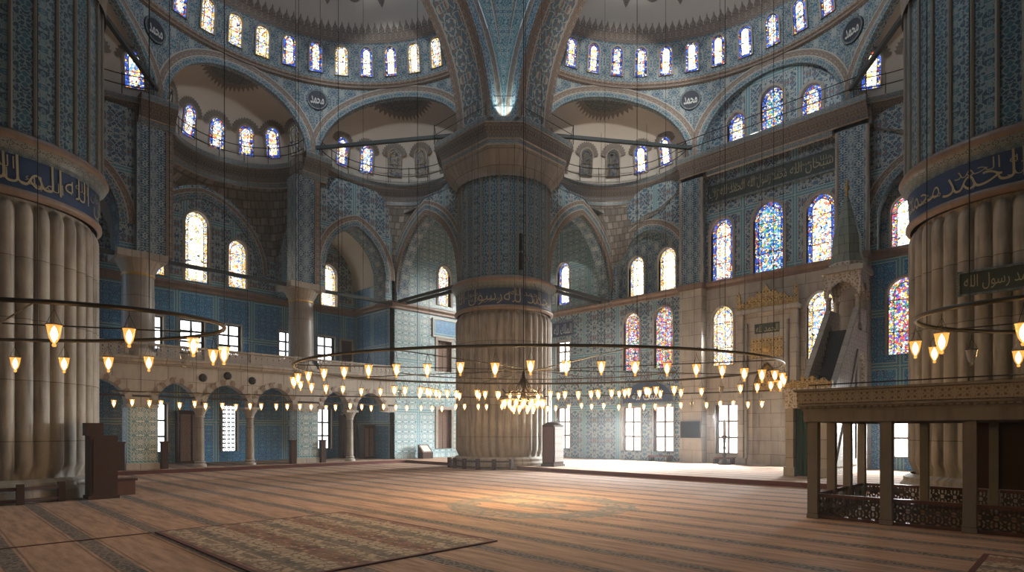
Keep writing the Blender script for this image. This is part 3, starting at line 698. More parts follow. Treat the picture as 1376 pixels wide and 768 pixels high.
# pendentive between the two great arches
P, UV = [], []
nz = 22
for j in range(nz + 1):
    h = 8.7*j/nz; row, ru = [], []
    k = sqrt(max(8.56**2 - (h/1.04)**2, 0.0)); 
    for i in range(13):
        f = (0, .08, .2, .225, .27, .36, .5, .64, .73, .775, .8, .92, 1)[i]
        a = Vector((20.1, QC + k)); b = Vector((QC + k, 20.1)); p = a.lerp(b, f)
        c = Vector((QC, QC)); R_ = a.lerp(b, 0) - c
        p = c + (p - c).normalized()*((a - c).length)      # horizontal arc
        row.append((p.x, p.y, 16.7 + h)); ru.append((f*(a - b).length, h))
    P.append(row); UV.append(ru)
mb = MB(); P = [list(r) for r in zip(*P)]; UV = [list(r) for r in zip(*UV)]; mb.grid(P, UV, mf=lambda i, j: 1 if i in (2, 9) else 2 if i in (3, 8) else 0); mb.build('ceiling_pendentive', [M['pend'], M['line_pale'], M['arch_brown']], None, smooth=True, kind='structure', label='blue tiled pendentive above the far pier between the two great arches', cat='ceiling')

# right (qibla) wall -----------------------------------------------
X0 = 30.8
H = {}
def bay_lower(ax, A, u0, u1, wins, mat, name, label):
    holes = [hole(u, z, w, h, arched) for u, z, w, h, arched, kd, lb in wins]
    o = wall(name, ax, A, rect(u0, 0, u1, 9.8), holes, mat); props(o, label, 'wall')
    for u, z, w, h, arched, kd, lb in wins: window(frame3(ax, A, u, z), w, h, kd, lb, arched)
    return o
RB = 'of the right wall '
bay_lower('X', X0, 21.2, 30.8, [(25.15, .72, 1.15, 2.75, False, 'clear', 'tall clear sash window at floor level right of the far pier'), (25.15, 5.9, 1.15, 2.05, False, 'clear', 'clear sash window in the middle storey just right of the far pier')], M['tile'], 'wall_right', 'tiled right wall of the corner bay behind the far pier')
bay_lower('X', X0, 15.7, 21.2, [(19.8, .7, 1.3, 2.65, False, 'clear', 'clear floor-level sash window under the leftmost ruby stained glass window'), (17.65, .7, 1.3, 2.65, False, 'clear', 'clear floor-level sash window left of the stone pilaster with the screen'),
    (19.8, 5.6, 1.15, 3.5, True, 'multi', 'ruby and violet stained glass window in the middle row, left of its pair'), (17.65, 5.6, 1.2, 3.55, True, 'multi', 'ruby and gold stained glass window in the middle row, right of its pair')], M['tile'], 'wall_right', 'tiled right wall between corner bay and stone pilaster')
bay_lower('X', X0, 7.7, 15.7, [(13.85, .68, 1.25, 2.65, False, 'clear', 'clear floor-level sash window left of the mihrab'), (9.5, .68, 1.25, 2.65, False, 'clear', 'clear floor-level sash window behind the minbar'),
    (14.1, 5.45, 1.2, 3.2, True, 'gold', 'amber stained glass window left of the mihrab crest'), (9.25, 5.4, 1.2, 3.25, True, 'gold', 'amber stained glass window between mihrab and minbar tower')], M['marble_pale'], 'wall_right', 'pale marble wall around the mihrab')
bay_lower('X', X0, -6, 7.7, [(5.7, .7, 1.3, 2.65, False, 'clear', 'clear floor-level sash window seen through the raised tribune'), (3.6, .7, 1.3, 2.65, False, 'clear', 'clear floor-level sash window hidden beside the near right pier'),
    (5.85, 5.3, 1.25, 3.4, True, 'multi', 'ruby blue stained glass window beside the near right pier'), (3.5, 5.3, 1.2, 3.4, True, 'multi', 'stained glass window behind the near right pier')], M['tile_deep'], 'wall_right', 'deep blue tiled right wall beyond the minbar')
# string course
mb = MB(); mb.sweep([(X0 + .02, 30.8), (X0 + .02, -6)], [(0, 9.62), (.10, 9.68), (.10, 9.8), (.26, 9.9), (.26, 10.02), (0, 10.1)], flip=-1); o = mb.build(trim_name(), M['rose'], None, kind='structure', label='rose marble string course along the right wall', cat='cornice')
# upper walls
def bay_upper(ax, u0, u1, c, wins, where, blind=True, ztop=16.4):
    A = 30.8
    ar = [(c - 2.2, 10.1), (c + 2.2, 10.1)] + list(reversed(arch_pts(2.2, 11.4, 2.45, 12, c)))
    o = wall('wall_' + ('right' if ax == 'X' else 'left'), ax, A, rect(u0, 9.8, u1, ztop), [ar], M['tile'], depth=.6, rmat=M['arch_blue']); props(o, 'upper tiled wall with a pointed arch ' + where, 'wall')
    Pm = (lambda u, z, d: (A - d, u, z)) if ax == 'X' else (lambda u, z, d: (u, A - d, z))
    bandsP(Pm, list(reversed(arch_pts(2.2, 11.4, 2.45, 12, c))), [(.34, 'arch_blue'), (.3, 'arch_brown')], .05, o)
    if blind:
        holes = [hole(u, z, w, h, True) for u, z, w, h, kd, lb in wins]
        b = wall('arch_infill', ax, A + .6, rect(c - 2.7, 9.6, c + 2.7, 15.0), holes, M['arch_blue'], parent=o)
        for u, z, w, h, kd, lb in wins: window(frame3(ax, A + .6, u, z), w, h, kd, lb)
    return o
bay_upper('X', 15.7, 21.2, 18.72, [(19.85, 10.15, 1.1, 2.5, 'goldb', 'amber stained glass window under the blind arch right of the far pier, left of two'), (17.75, 10.15, 1.15, 2.6, 'goldb', 'amber stained glass window under the blind arch right of the far pier, right of two')], 'right of the far pier')
bay_upper('X', 2.2, 7.7, 4.68, [(5.9, 10.0, 1.15, 2.5, 'multib', 'ruby stained glass window under the arch beside the near right pier'), (3.5, 10.0, 1.15, 2.5, 'multib', 'stained glass window under the arch behind the near right pier')], 'beside the near right pier')
wins = [(14.15, 10.0, 1.2, 3.4, 'blue', 'blue gold stained glass window, left of the three under the green inscription'), (11.7, 9.95, 1.5, 3.7, 'blue', 'largest blue rosette stained glass window, middle of the three under the green inscription'), (9.25, 9.95, 1.25, 3.4, 'blue', 'blue stained glass window, right of the three under the green inscription')]
o = wall('wall_right', 'X', X0, rect(7.7, 9.8, 15.7, 16.4), [hole(u, z, w, h, True) for u, z, w, h, kd, lb in wins], M['tile']); props(o, 'tiled upper wall above the mihrab', 'wall')
for u, z, w, h, kd, lb in wins: window(frame3('X', X0, u, z), w, h, 'stained' if u != 11.7 else 'blue', lb, ft=.14)
o = wall('wall_right', 'X', X0, rect(21.2, 9.8, 30.8, 17.2), [hole(25.15, 10.4, 1.05, 2.85, True)], M['tile_light'], ); props(o, 'upper tiled wall of the corner bay on the right', 'wall')
window(frame3('X', X0, 25.15, 10.4), 1.05, 2.85, 'bright', 'bright arched window high in the corner bay right of the far pier')
wins = [(13.65, 16.95, .95, 2.2, 'stained', 'tall arched stained glass window in the right lunette, left of three'), (11.75, 16.9, 1.15, 2.9, 'blue', 'tallest arched stained glass window in the middle of the right lunette'), (9.85, 16.95, .95, 2.2, 'stained', 'tall arched stained glass window in the right lunette, right of three')]
o = wall('wall_right', 'X', 31.45, rect(6.9, 15.5, 16.6, 21.6), [hole(u, z, w, h, True) for u, z, w, h, kd, lb in wins], M['tile']); props(o, 'tiled lunette wall above the walkway on the qibla side', 'wall')
for u, z, w, h, kd, lb in wins: window(frame3('X', 31.45, u, z), w, h, kd, lb, ft=.14)
lun = [(17.0, 3.62), (20.4, 3.62)] + list(reversed(arch_pts(1.7, 3.62, 1.25, 14, 18.7)))
ln = thing('inscribed_lunette', 'dark lunette with pale script above the paired floor windows right of the far pier', 'lunette', (X0, 18.7, 3.62))
q = MB(); q.poly(lun, [], lambda u, z: (X0 - .06, u, z)); q.strip([(X0 - .06, u, z) for u, z in lun], [(X0, u, z) for u, z in lun]); q.build('ground', M['ink_blue'], ln)
q = MB(); q.strip([(X0 - .09, u, z) for u, z in lun], [(X0 - .09, 18.7 + (u - 18.7)*1.1, 3.62 + (z - 3.62)*1.12 - (.1 if z < 3.7 else 0)) for u, z in lun]); q.build('border', M['ledge'], ln)
lettering('lettering', 'الملك لله', M['script_white'], 2.0, .6, lambda x, y: (X0 - .07, 19.7 - x, 3.75 + y), ln)
cornice([(30.45, 16.3), (30.45, 7.1)], -1, 'straight stretch above the mihrab wall')
# pilasters
for u0, u1, w in ((15.0, 16.3, 'left'), (7.1, 8.4, 'right')):
    mb = MB(); mb.box(30.2, u0, .16, 30.85, u1, 9.7); o = mb.build('wall_pilaster', M['marble_pale'], None, kind='structure', label='pale stone pilaster %s of the mihrab' % w, cat='pilaster')
    q = MB(); q.box(30.25, u0 + .05, 9.95, 30.85, u1 - .05, 15.75); q.build('tiled_strip', M['tile_strip'], o)
    q = MB(); q.box(30.1, u0 - .05, 9.68, 30.85, u1 + .05, 9.98); q.build('capital_band', M['rose'], o)
    q = MB(); q.tube([(30.28, u0 + .03, 10.0), (30.28, u0 + .03, 15.7)], .09, 8); q.tube([(30.28, u1 - .03, 10), (30.28, u1 - .03, 15.7)], .09, 8); q.build('corner_shaft', M['frame'], o)
# left wall ---------------------------------------------------------
Y0 = 30.8; YB = 35.0
lw_ = [(25.15, .75, 1.15, 2.6, False, 'shutter', 'dark carved wooden shutter at floor level left of the far pier'), (25.15, 5.9, 1.15, 2.05, False, 'shutter', 'dark carved wooden shutter in the middle storey left of the far pier')]
bay_lower('Y', Y0, 20.8, 30.8, lw_, M['tile_light'], 'wall_left', 'pale tiled wall of the corner bay left of the far pier')
o = wall('wall_left', 'Y', Y0, rect(20.8, 9.8, 30.8, 17.2), [hole(25.15, 10.3, 1.05, 2.7, True)], M['tile_light']); props(o, 'upper tiled wall of the corner bay on the left', 'wall')
window(frame3('Y', Y0, 25.15, 10.3), 1.05, 2.7, 'gold', 'arched window high in the lit corner bay left of the far pier', ft=.16)
# corner vault
mb = MB(); mb.lathe([(4.7, 15.3), (4.4, 16.0), (3.6, 16.9), (2.2, 17.6), (0.01, 17.9)], 40, (26.0, 26.0, 0)); mb.poly(rect(21.25, 21.25, 30.8, 30.8), [[(26 + 4.7*cos(2*pi*i/40), 26 + 4.7*sin(2*pi*i/40)) for i in range(40)]], lambda u, z: (u, z, 15.3)); mb.build('ceiling_corner', M['arch_blue'], None, smooth=True, kind='structure', label='painted vault of the corner bay behind the far pier', cat='ceiling')
# arches from the far and near piers to the walls
def pier_arch(ax, q, p0, p1, where, sgn=1):
    c = (p0 + p1)/2 + .05; hf = (p1 - p0)/2 - .22
    pts = [(c - hf, 9.8), (c + hf, 9.8)] + list(reversed(arch_pts(hf, 10.6, 4.0, 14, c)))
    oax = 'Y' if ax == 'X' else 'X'
    P = pmap(oax, q); mb = MB(); out = rect(p0 - .4, 9.8, p1, 16.2)
    # the hole touches the lower edge: build as outline
    zl = knots([(0, 15.5), (.28, 15.62), (.44, 14.6), (.56, 12.2), (1, 12.2)])
    outline = [(p0 - .4, 9.8), (c - hf, 9.8)] + arch_pts(hf, 10.6, 4.0, 14, c) + [(c + hf, 9.8), (p1, 9.8)] + [(p0 + (p1 - p0)*i/16, max(zl(.556*i/16) + .1, interp(arch_pts(hf + .75, 10.6, 4.75, 14, c), p0 + (p1 - p0)*i/16) or 0)) for i in range(16, -1, -1)] + [(p0 - .4, 15.6)]
    mb.poly(outline, [], lambda u, z: P(u, z, 0)); mb.poly(outline, [], lambda u, z: P(u, z, .9*sgn))
    A = [(c - hf, 9.8)] + arch_pts(hf, 10.6, 4.0, 14, c) + [(c + hf, 9.8)]
    mb.strip([P(u, z, 0) for u, z in A], [P(u, z, .9*sgn) for u, z in A], 1, closed=False)
    o = mb.build('wall_arch', [M['tile'], M['arch_blue']], None, kind='structure', label='pointed arch %s' % where, cat='arch')
    Pm = lambda u, z, d: P(u, z, -d*sgn)
    bandsP(Pm, arch_pts(hf, 10.6, 4.0, 14, c), [(.36, 'arch_brown'), (.3, 'arch_blue'), (.22, 'arch_brown')], .05, o)
for ax, w in (('X', 'right'), ('Y', 'left')):
    pier_arch(ax, 21.2, 24.6, 30.8, 'from the far pier to the %s wall' % w)
    pier_arch(ax, 2.2, 24.6, 30.8, 'from the near %s pier to the outer wall' % w, -1)
# left gallery back wall
def lw(u, z, w, h, arched, kd, lb): return (u, z, w, h, arched, kd, lb)
LB = [lw(9.05, .75, .95, 2.6, False, 'cool', 'tall clear window under the gallery left of the dark wooden cupboard'), lw(12.75, .75, .8, 2.6, False, 'lat', 'dark doorway window with a pierced screen under the gallery'), lw(18.6, .75, 1.0, 2.6, False, 'cool', 'tall clear window under the gallery right of the big column'),
      lw(4.4, .75, 1.0, 2.6, False, 'cool', 'tall clear window under the gallery nearest the left pier'),
      lw(8.85, 6.25, .95, 1.75, False, 'cool', 'small gallery window, leftmost, beside the left big column'), lw(10.75, 6.25, 1.25, 1.75, False, 'cool', 'small gallery window, second from the left big column'), lw(12.75, 6.25, 1.25, 1.75, False, 'cool', 'small gallery window, third from the left big column'),
      lw(16.15, 6.25, 1.0, 1.75, False, 'cool', 'small gallery window half behind the right big column'), lw(18.75, 6.25, 1.2, 1.75, False, 'cool', 'small gallery window right of the right big column')]
holes = [hole(u, z, w, h, a) for u, z, w, h, a, k, l in LB]
UW = [(11.0, 10.15, 1.2, 3.9, 'goldb', 'tall arched window, middle of three in the left lunette'), (13.2, 10.2, 1.05, 2.75, 'gold', 'arched window, right of three in the left lunette'), (8.95, 10.2, .95, 2.6, 'gold', 'arched window, left of three in the left lunette'), (18.95, 9.95, 1.15, 2.75, 'goldb', 'arched window glowing inside the dark arch of the left wall')]
o = wall('wall_left', 'Y', YB, rect(1.0, 0, 20.9, 9.6), holes, M['tile_deep']); props(o, 'deep blue tiled back wall of the left gallery', 'wall')
o = wall('wall_left', 'Y', YB, rect(1.0, 9.6, 20.9, 16.6), [hole(u, z, w, h, True) for u, z, w, h, k, l in UW], M['tile']); props(o, 'upper tiled back wall of the left side', 'wall')
for u, z, w, h, a, k, l in LB:
    r = window(frame3('Y', YB, u, z), w, h, 'none' if k == 'lat' else k, l, a, dark=True)
    if k == 'lat':
        q = MB(); q.poly(rect(u - w/2, z, u + w/2, z + h), [], lambda a_, b_: (a_, YB + .1, b_)); q.build('pierced_screen', M['lat_dark'], r)
        q = MB(); q.poly(rect(u - w/2, z, u + w/2, z + h), [], lambda a_, b_: (a_, YB + .3, b_)); q.build('pane', M['clear_blue'], r)
for u, z, w, h, k, l in UW: window(frame3('Y', YB, u, z), w, h, k, l, ft=.13)
mb = MB(); mb.sweep([(1, YB - .02), (20.78, YB - .02), (20.78, 30.78), (30.78, 30.78)], [(0, 9.55), (.08, 9.6), (.08, 9.72), (.24, 9.84), (.24, 9.96), (0, 10.05)], flip=-1); mb.build(trim_name(), M['rose'], None, kind='structure', label='string course along the left wall', cat='cornice')
bandsP(lambda u, z, d: (u, YB - .02 - d, z), arch_pts(3.0, 11.2, 3.6, 16, 11.3), [(.38, 'arch_blue'), (.22, 'arch_brown')], .08)
# return walls
mb = MB(); mb.box(20.8, 30.8, 0, 21.15, 35.2, 17); mb.build('wall_return', M['tile_deep'], None, kind='structure', label='tiled return wall at the right end of the left gallery', cat='wall')
mb = MB(); mb.poly([(30.7, 9.8), (31.6, 9.8)] + arch_pts(1.0, 11.0, 1.9, 10, 32.7) + [(33.7, 9.8), (35, 9.8), (35, 16.6), (30.7, 16.6)], [], lambda u, z: (15.35, u, z)); mb.poly([(30.7, 9.8), (31.6, 9.8)] + arch_pts(1.0, 11.0, 1.9, 10, 32.7) + [(33.7, 9.8), (35, 9.8), (35, 16.6), (30.7, 16.6)], [], lambda u, z: (15.75, u, z))
A = [(31.6, 9.8)] + arch_pts(1.0, 11.0, 1.9, 10, 32.7)[1:-1] + [(33.7, 9.8)]; mb.strip([(15.35, u, z) for u, z in A], [(15.75, u, z) for u, z in A], closed=False)
o = mb.build('wall_arch', M['tile'], None, kind='structure', label='small side arch beside the left lunette', cat='arch')
mb = MB(); mb.box(7.7, 30.7, 9.8, 8.05, 35, 16.6); mb.build('wall_arch', M['tile'], None, kind='structure', label='side wall of the left lunette bay', cat='wall')
# upper front with the dark arch, and its mirror by the near pier
def left_upper(u0, u1, c, hf, where):
    outline = [(u0, 9.8), (c - hf, 9.8)] + arch_pts(hf, 11.2, 2.75, 14, c) + [(c + hf, 9.8), (u1, 9.8), (u1, 16.4), (u0, 16.4)]
    mb = MB(); mb.poly(outline, [], lambda u, z: (u, 30.6, z)); mb.poly(outline, [], lambda u, z: (u, 31.9, z))
    A = [(c - hf, 9.8)] + arch_pts(hf, 11.2, 2.75, 14, c) + [(c + hf, 9.8)]; mb.strip([(u, 30.6, z) for u, z in A], [(u, 31.9, z) for u, z in A], 1, closed=False)
    o = mb.build('wall_left', [M['tile'], M['arch_blue']], None, kind='structure', label='tiled upper wall with a deep pointed arch ' + where, cat='wall')
    bandsP(lambda u, z, d: (u, 30.6 - d, z), arch_pts(hf, 11.2, 2.75, 14, c), [(.36, 'arch_blue'), (.3, 'arch_brown')], .05, o)
    q = MB(); q.grid([[(c + 2.4*cos(pi*i/16), y, 11.2 + 3.0*sin(pi*i/16)) for y in (31.9, 35.0)] for i in range(17)]); q.build('arch_vault', M['plaster'], o)
left_upper(15.75, 20.8, 18.35, 2.0, 'left of the far pier')
left_upper(1.5, 7.0, 4.55, 1.85, 'beside the near left pier')
# pilasters above the big columns
for (u0, u1, w) in ((14.4, 15.75, 'right'), (7.0, 8.4, 'left')):
    mb = MB(); mb.box(u0, 30.25, 9.9, u1, 31.2, 15.75); o = mb.build('wall_pilaster', M['tile_strip'], None, kind='structure', label='blue tiled pilaster above the %s big column of the left gallery' % w, cat='pilaster')
    q = MB(); q.box(u1 - .24, 30.2, 9.9, u1 + .06, 31.2, 15.72); q.build('painted_edge', M['arch_brown'], o)
# gallery slab, arcade
mb = MB(); mb.box(1, 30.25, 4.95, 20.8, 35, 5.2); mb.build('floor_gallery', M['marble_pale'], None, kind='structure', label='stone floor slab of the left gallery', cat='floor')
ARC = [(5.6, .98), (8.62, .84), (10.9, 1.0), (13.3, .98), (16.8, .82), (19.05, .95)]
outline = [(1.0, 3.05), (4.4, 3.05)]
outline = [(1.0, 3.05)]
for c, hf in ARC: outline += arch_pts(hf, 3.1, 1.05, 9, c)
outline += [(20.8, 3.05), (20.8, 5.2), (1.0, 5.2)]
mb = MB(); mb.poly(outline, [], lambda u, z: (u, 30.2, z)); mb.poly(outline, [], lambda u, z: (u, 30.75, z))
for c, hf in ARC: A = arch_pts(hf, 3.1, 1.05, 9, c); mb.strip([(u, 30.2, z) for u, z in A], [(u, 30.75, z) for u, z in A], closed=False)
o = mb.build('wall_arcade', M['marble_pale'], None, kind='structure', label='pale stone arcade wall carrying the left gallery', cat='wall')
for c, hf in ARC:   # scalloped voussoirs, alternating stones
    for par, mt in ((0, 'frame'), (1, 'rose')):
        q = MB(); n = 15
        A = arch_pts(hf, 3.1, 1.05, 30, c); k = len(A)
        for i in range(n):
            if i % 2 != par: continue
            s = A[int(i*(k - 1)/n):int((i + 1)*(k - 1)/n) + 1]; mid = s[len(s)//2]; nx, nz = mid[0] - c, (mid[1] - 3.1); L = sqrt(nx*nx + nz*nz) or 1; nx /= L; nz /= L
            outp = [(p[0] + nx*(.20 + .09*sin(pi*j/(len(s) - 1))), p[1] + nz*(.20 + .09*sin(pi*j/(len(s) - 1)))) for j, p in enumerate(s)]
            q.strip([(u, 30.16, z) for u, z in s], [(u, 30.16, z) for u, z in outp], closed=False); q.strip([(u, 30.16, z) for u, z in outp], [(u, 30.22, z) for u, z in outp], closed=False)
        q.build('voussoirs', M['frame' if par else 'rose'], o)
for c in (9.76, 12.1, 10.9):   # round bosses between arches
    q = MB(); z = 4.45 if c in (9.76, 12.1, 17.75) else 4.62
    q.face([(c + .12*cos(2*pi*i/16), 30.14, z + .12*sin(2*pi*i/16)) for i in range(16)]); q.strip([(c + .12*cos(2*pi*i/16), 30.14, z + .12*sin(2*pi*i/16)) for i in range(16)], [(c + .2*cos(2*pi*i/16), 30.2, z + .2*sin(2*pi*i/16)) for i in range(16)])
    q.build('boss', M['iron'], o)
mb = MB(); mb.sweep([(1, 30.2), (20.8, 30.2)], [(0, 4.95), (.12, 5.0), (.12, 5.1), (.2, 5.14), (.2, 5.24), (-.3, 5.26)], flip=-1); mb.build('string_course', M['marble_pale'], o)
mb = MB(); mb.sweep([(1, 30.2), (20.8, 30.2)], [(0, 3.42), (.035, 3.43), (.035, 3.5), (0, 3.51)], flip=-1); mb.build('tie_rod', M['iron'], o)
# pierced balustrade in panels
spans = [(1.0, 4.3), (4.3, 6.6), (7.75, 9.9), (9.9, 12.1), (12.1, 14.4), (15.7, 17.8), (17.8, 20.75)]
bl = thing('gallery_balustrade', 'pierced marble balustrade along the front of the left gallery', 'balustrade', (1.0, 30.25, 5.24))
for a, b in spans:
    q = MB(); q.box(a + .06, 30.22, 5.3, b - .06, 30.30, 5.78); q.build('pierced_panel', M['lat_marble'], bl)
    q = MB(); q.box(b - .08, 30.18, 5.24, b + .08, 30.36, 5.92); q.build('post', M['marble_pale'], bl)
q = MB(); q.box(1.0, 30.17, 5.78, 20.75, 30.36, 5.88); q.build('top_rail', M['marble_pale'], bl)
q = MB(); q.box(1.0, 30.17, 5.24, 20.75, 30.36, 5.31); q.build('bottom_rail', M['marble_pale'], bl)

for x in (7.8, 15.5):
    q = MB(); q.box(x - .8, 30.35, 15.7, x + .8, 31.6, 16.9); q.build(trim_name(), M['stone'], None, kind='structure', label='stone block over the tiled pilaster on the left at %.0f' % x, cat='block')
    cornice([(x - .75, 30.3), (x + .75, 30.3)], -1, 'short stretch over the pilaster on the left at %.0f' % x, False)
for y in (7.8, 15.6):
    q = MB(); q.box(30.35, y - .8, 15.7, 31.6, y + .8, 16.9); q.build(trim_name(), M['stone'], None, kind='structure', label='stone block over the tiled pilaster on the right at %.0f' % y, cat='block')
# big gallery columns, tile-clad pedestals, arcade columns
for x, w in ((7.2, 'left'), (15.05, 'right')):
    r = thing('gallery_column', 'thick grey marble column standing on the gallery, %s of the two' % w, 'column', (x, 30.9, 5.24))
    mb = MB(); mb.lathe([(.86, 5.24), (.86, 5.45), (.74, 5.55), (.70, 5.62)], 28, (x, 30.9, 0)); mb.build('base', M['marble_pale'], r, smooth=False)
    mb = MB(); mb.lathe([(.68, 5.6), (.66, 7.5), (.63, 9.0)], 28, (x, 30.9, 0)); mb.build('shaft', M['marble_grey'], r, smooth=True)
    mb = MB(); mb.lathe([(.66, 8.92), (.68, 8.97), (.66, 9.04)], 28, (x, 30.9, 0)); mb.build('neck_ring', M['gold'], r, smooth=True)
    mb = MB(); mb.lathe([(.64, 9.02), (.68, 9.15), (.82, 9.4), (.92, 9.6)], 28, (x, 30.9, 0)); mb.box(x - 1.0, 30.0, 9.6, x + 1.0, 31.8, 9.92); mb.build('capital', M['marble_pale'], r)
    p = thing('tiled_pedestal', 'square pedestal clad in pale tiles under the %s big column' % w, 'pedestal', (x, 30.55, .16))
    q = MB(); q.box(x - .6, 30.1, .45, x + .6, 31.0, 2.95); q.build('tile_cladding', M['tile_light'], p)
    q = MB(); q.box(x - .66, 30.04, .16, x + .66, 31.06, .45); q.build('plinth', M['marble_pale'], p)
    q = MB(); q.box(x - .63, 30.07, 2.95, x + .63, 31.03, 3.08); q.build('cap', M['marble_pale'], p)
    for sx in (-.86, .86):
        s = MB(); s.box(x + sx - .13, 29.95, .16, x + sx + .13, 30.25, 1.35); s.box(x + sx - .16, 29.92, 1.35, x + sx + .16, 30.28, 1.42)
        s.build('wooden_stand', M['wood'], None, origin=(x + sx, 30.1, .16), label='dark wooden stand flanking the tiled pedestal under the %s big column, on its %s' % (w, 'left' if sx < 0 else 'right'), cat='stand', group='wooden stands by the tiled pedestals')
ac = []
for i, (x, wh) in enumerate(((4.45, 'nearest the left pier'), (9.72, 'under the gallery, left of the pair between the tiled pedestals'), (12.1, 'under the gallery, right of the pair between the tiled pedestals'), (17.85, 'right of the tiled pedestal nearer the far pier'))):
    r = thing('arcade_column', 'slim marble column with splayed capital ' + wh, 'column', (x, 30.5, .16), group='slim columns under the gallery')
    mb = MB(); mb.lathe([(.30, .16), (.30, .28), (.22, .34), (.26, .4), (.2, .46)], 20, (x, 30.5, 0)); mb.build('base', M['marble_pale'], r)
    mb = MB(); mb.lathe([(.19, .46), (.19, 1.4), (.165, 2.55)], 20, (x, 30.5, 0)); mb.build('shaft', M['marble'], r, smooth=True)
    mb = MB(); mb.lathe([(.18, 2.53), (.21, 2.58), (.18, 2.63), (.26, 2.82), (.36, 2.98)], 16, (x, 30.5, 0)); mb.box(x - .38, 30.18, 2.98, x + .38, 30.8, 3.1); mb.build('capital', M['marble_pale'], r)
# cupboards and door under the gallery
def cupboard(x0, x1, y, z1, label, cat='cupboard', name='wooden_cupboard', mat='wood'):
    r = thing(name, label, cat, ((x0 + x1)/2, y, .16))
    q = MB(); q.box(x0, y - .3, .16, x1, y + .3, z1); q.build('carcass', M[mat], r)
    q = MB(); q.box(x0 - .05, y - .36, z1, x1 + .05, y + .3, z1 + .1); q.build('cornice', M[mat], r)
    n = 2; w = (x1 - x0)/n
    for k in range(n):
        q = MB(); q.box(x0 + w*k + .05, y - .34, .3, x0 + w*(k + 1) - .05, y - .3, z1 - .1); d = q.build('door', M['wood_shutter'], r)
        h = MB(); h.lathe([(.0, 0), (.025, .01), (.025, .03), (0, .04)], 8, (x0 + w*k + (w - .12 if k == 0 else .12), y - .36, 1.3)); h.build('knob', M['gold'], d)
cupboard(9.9, 11.1, 34.6, 2.9, 'dark walnut cupboard under the gallery beside the left clear window')
cupboard(19.6, 20.5, 34.6, 2.9, 'dark wooden door-like cupboard at the right end under the gallery')
cupboard(19.9, 20.6, 32.6, 8.1 if False else 2.2, 'low dark cupboard against the tiled return wall under the gallery')
gd = thing('gallery_door', 'dark brown door on the gallery at its right end', 'door', (20.2, 34.9, 5.2))
q = MB(); q.box(19.65, 34.85, 5.2, 20.65, 34.99, 8.0); q.build('frame', M['frame'], gd)
q = MB(); q.box(19.8, 34.8, 5.2, 20.5, 34.86, 7.85); q.build('leaf', M['wood'], gd)

# tie beams
def beam(name, a, b, r, label, g='dark tie beams'):
    q = MB(); a, b = Vector(a), Vector(b); d = (b - a).normalized(); s = d.cross(Vector((0, 0, 1))).normalized()*r; u = s.cross(d)
    c0 = [a + s + u, a - s + u, a - s - u, a + s - u]; c1 = [p + (b - a) for p in c0]
    q.strip(c0, c1); q.face(c0); q.face(c1)
    q.build(name, M['tie'], None, origin=tuple(a), label=label, cat='beam', group=g)
beam('tie_beam', (7.8, 30.6, 9.78), (14.5, 30.6, 9.78), .09, 'dark tie beam between the two big gallery columns')
beam('tie_beam', (1.2, 30.6, 9.78), (6.5, 30.6, 9.78), .09, 'dark tie beam from the left big column towards the near left pier')
beam('tie_beam', (15.8, 30.6, 9.78), (20.8, 30.6, 9.78), .09, 'dark tie beam across the deep arch left of the far pier')
for ax in 'XY':
    t = T(ax); w = 'right' if ax == 'X' else 'left'
    for q_, k in ((21.35, 'front'), (22.0, 'rear')): beam('tie_beam', t(24.5, q_, 10.0), t(30.8, q_, 10.0), .085, '%s dark tie beam from the far pier to the %s wall' % (k, w))
    C = (PC + 7.8*cos(.96), QC + 7.8*sin(.96)); e = (-sin(.96), cos(.96))
    beam('tie_beam', t(C[0] + e[0]*4.3, C[1] + e[1]*4.3, 17.55), t(C[0] - e[0]*4.3, C[1] - e[1]*4.3, 17.55), .085, 'dark tie beam spanning the %s exedra beside the far pier' % w)
    C = (PC + 7.8*cos(.96), QC - 7.8*sin(.96)); e = (sin(.96), cos(.96))
    beam('tie_beam', t(C[0] + e[0]*4.3, C[1] + e[1]*4.3, 17.55), t(C[0] - e[0]*4.3, C[1] - e[1]*4.3, 17.55), .085, 'dark tie beam spanning the %s exedra beside the near pier' % w)

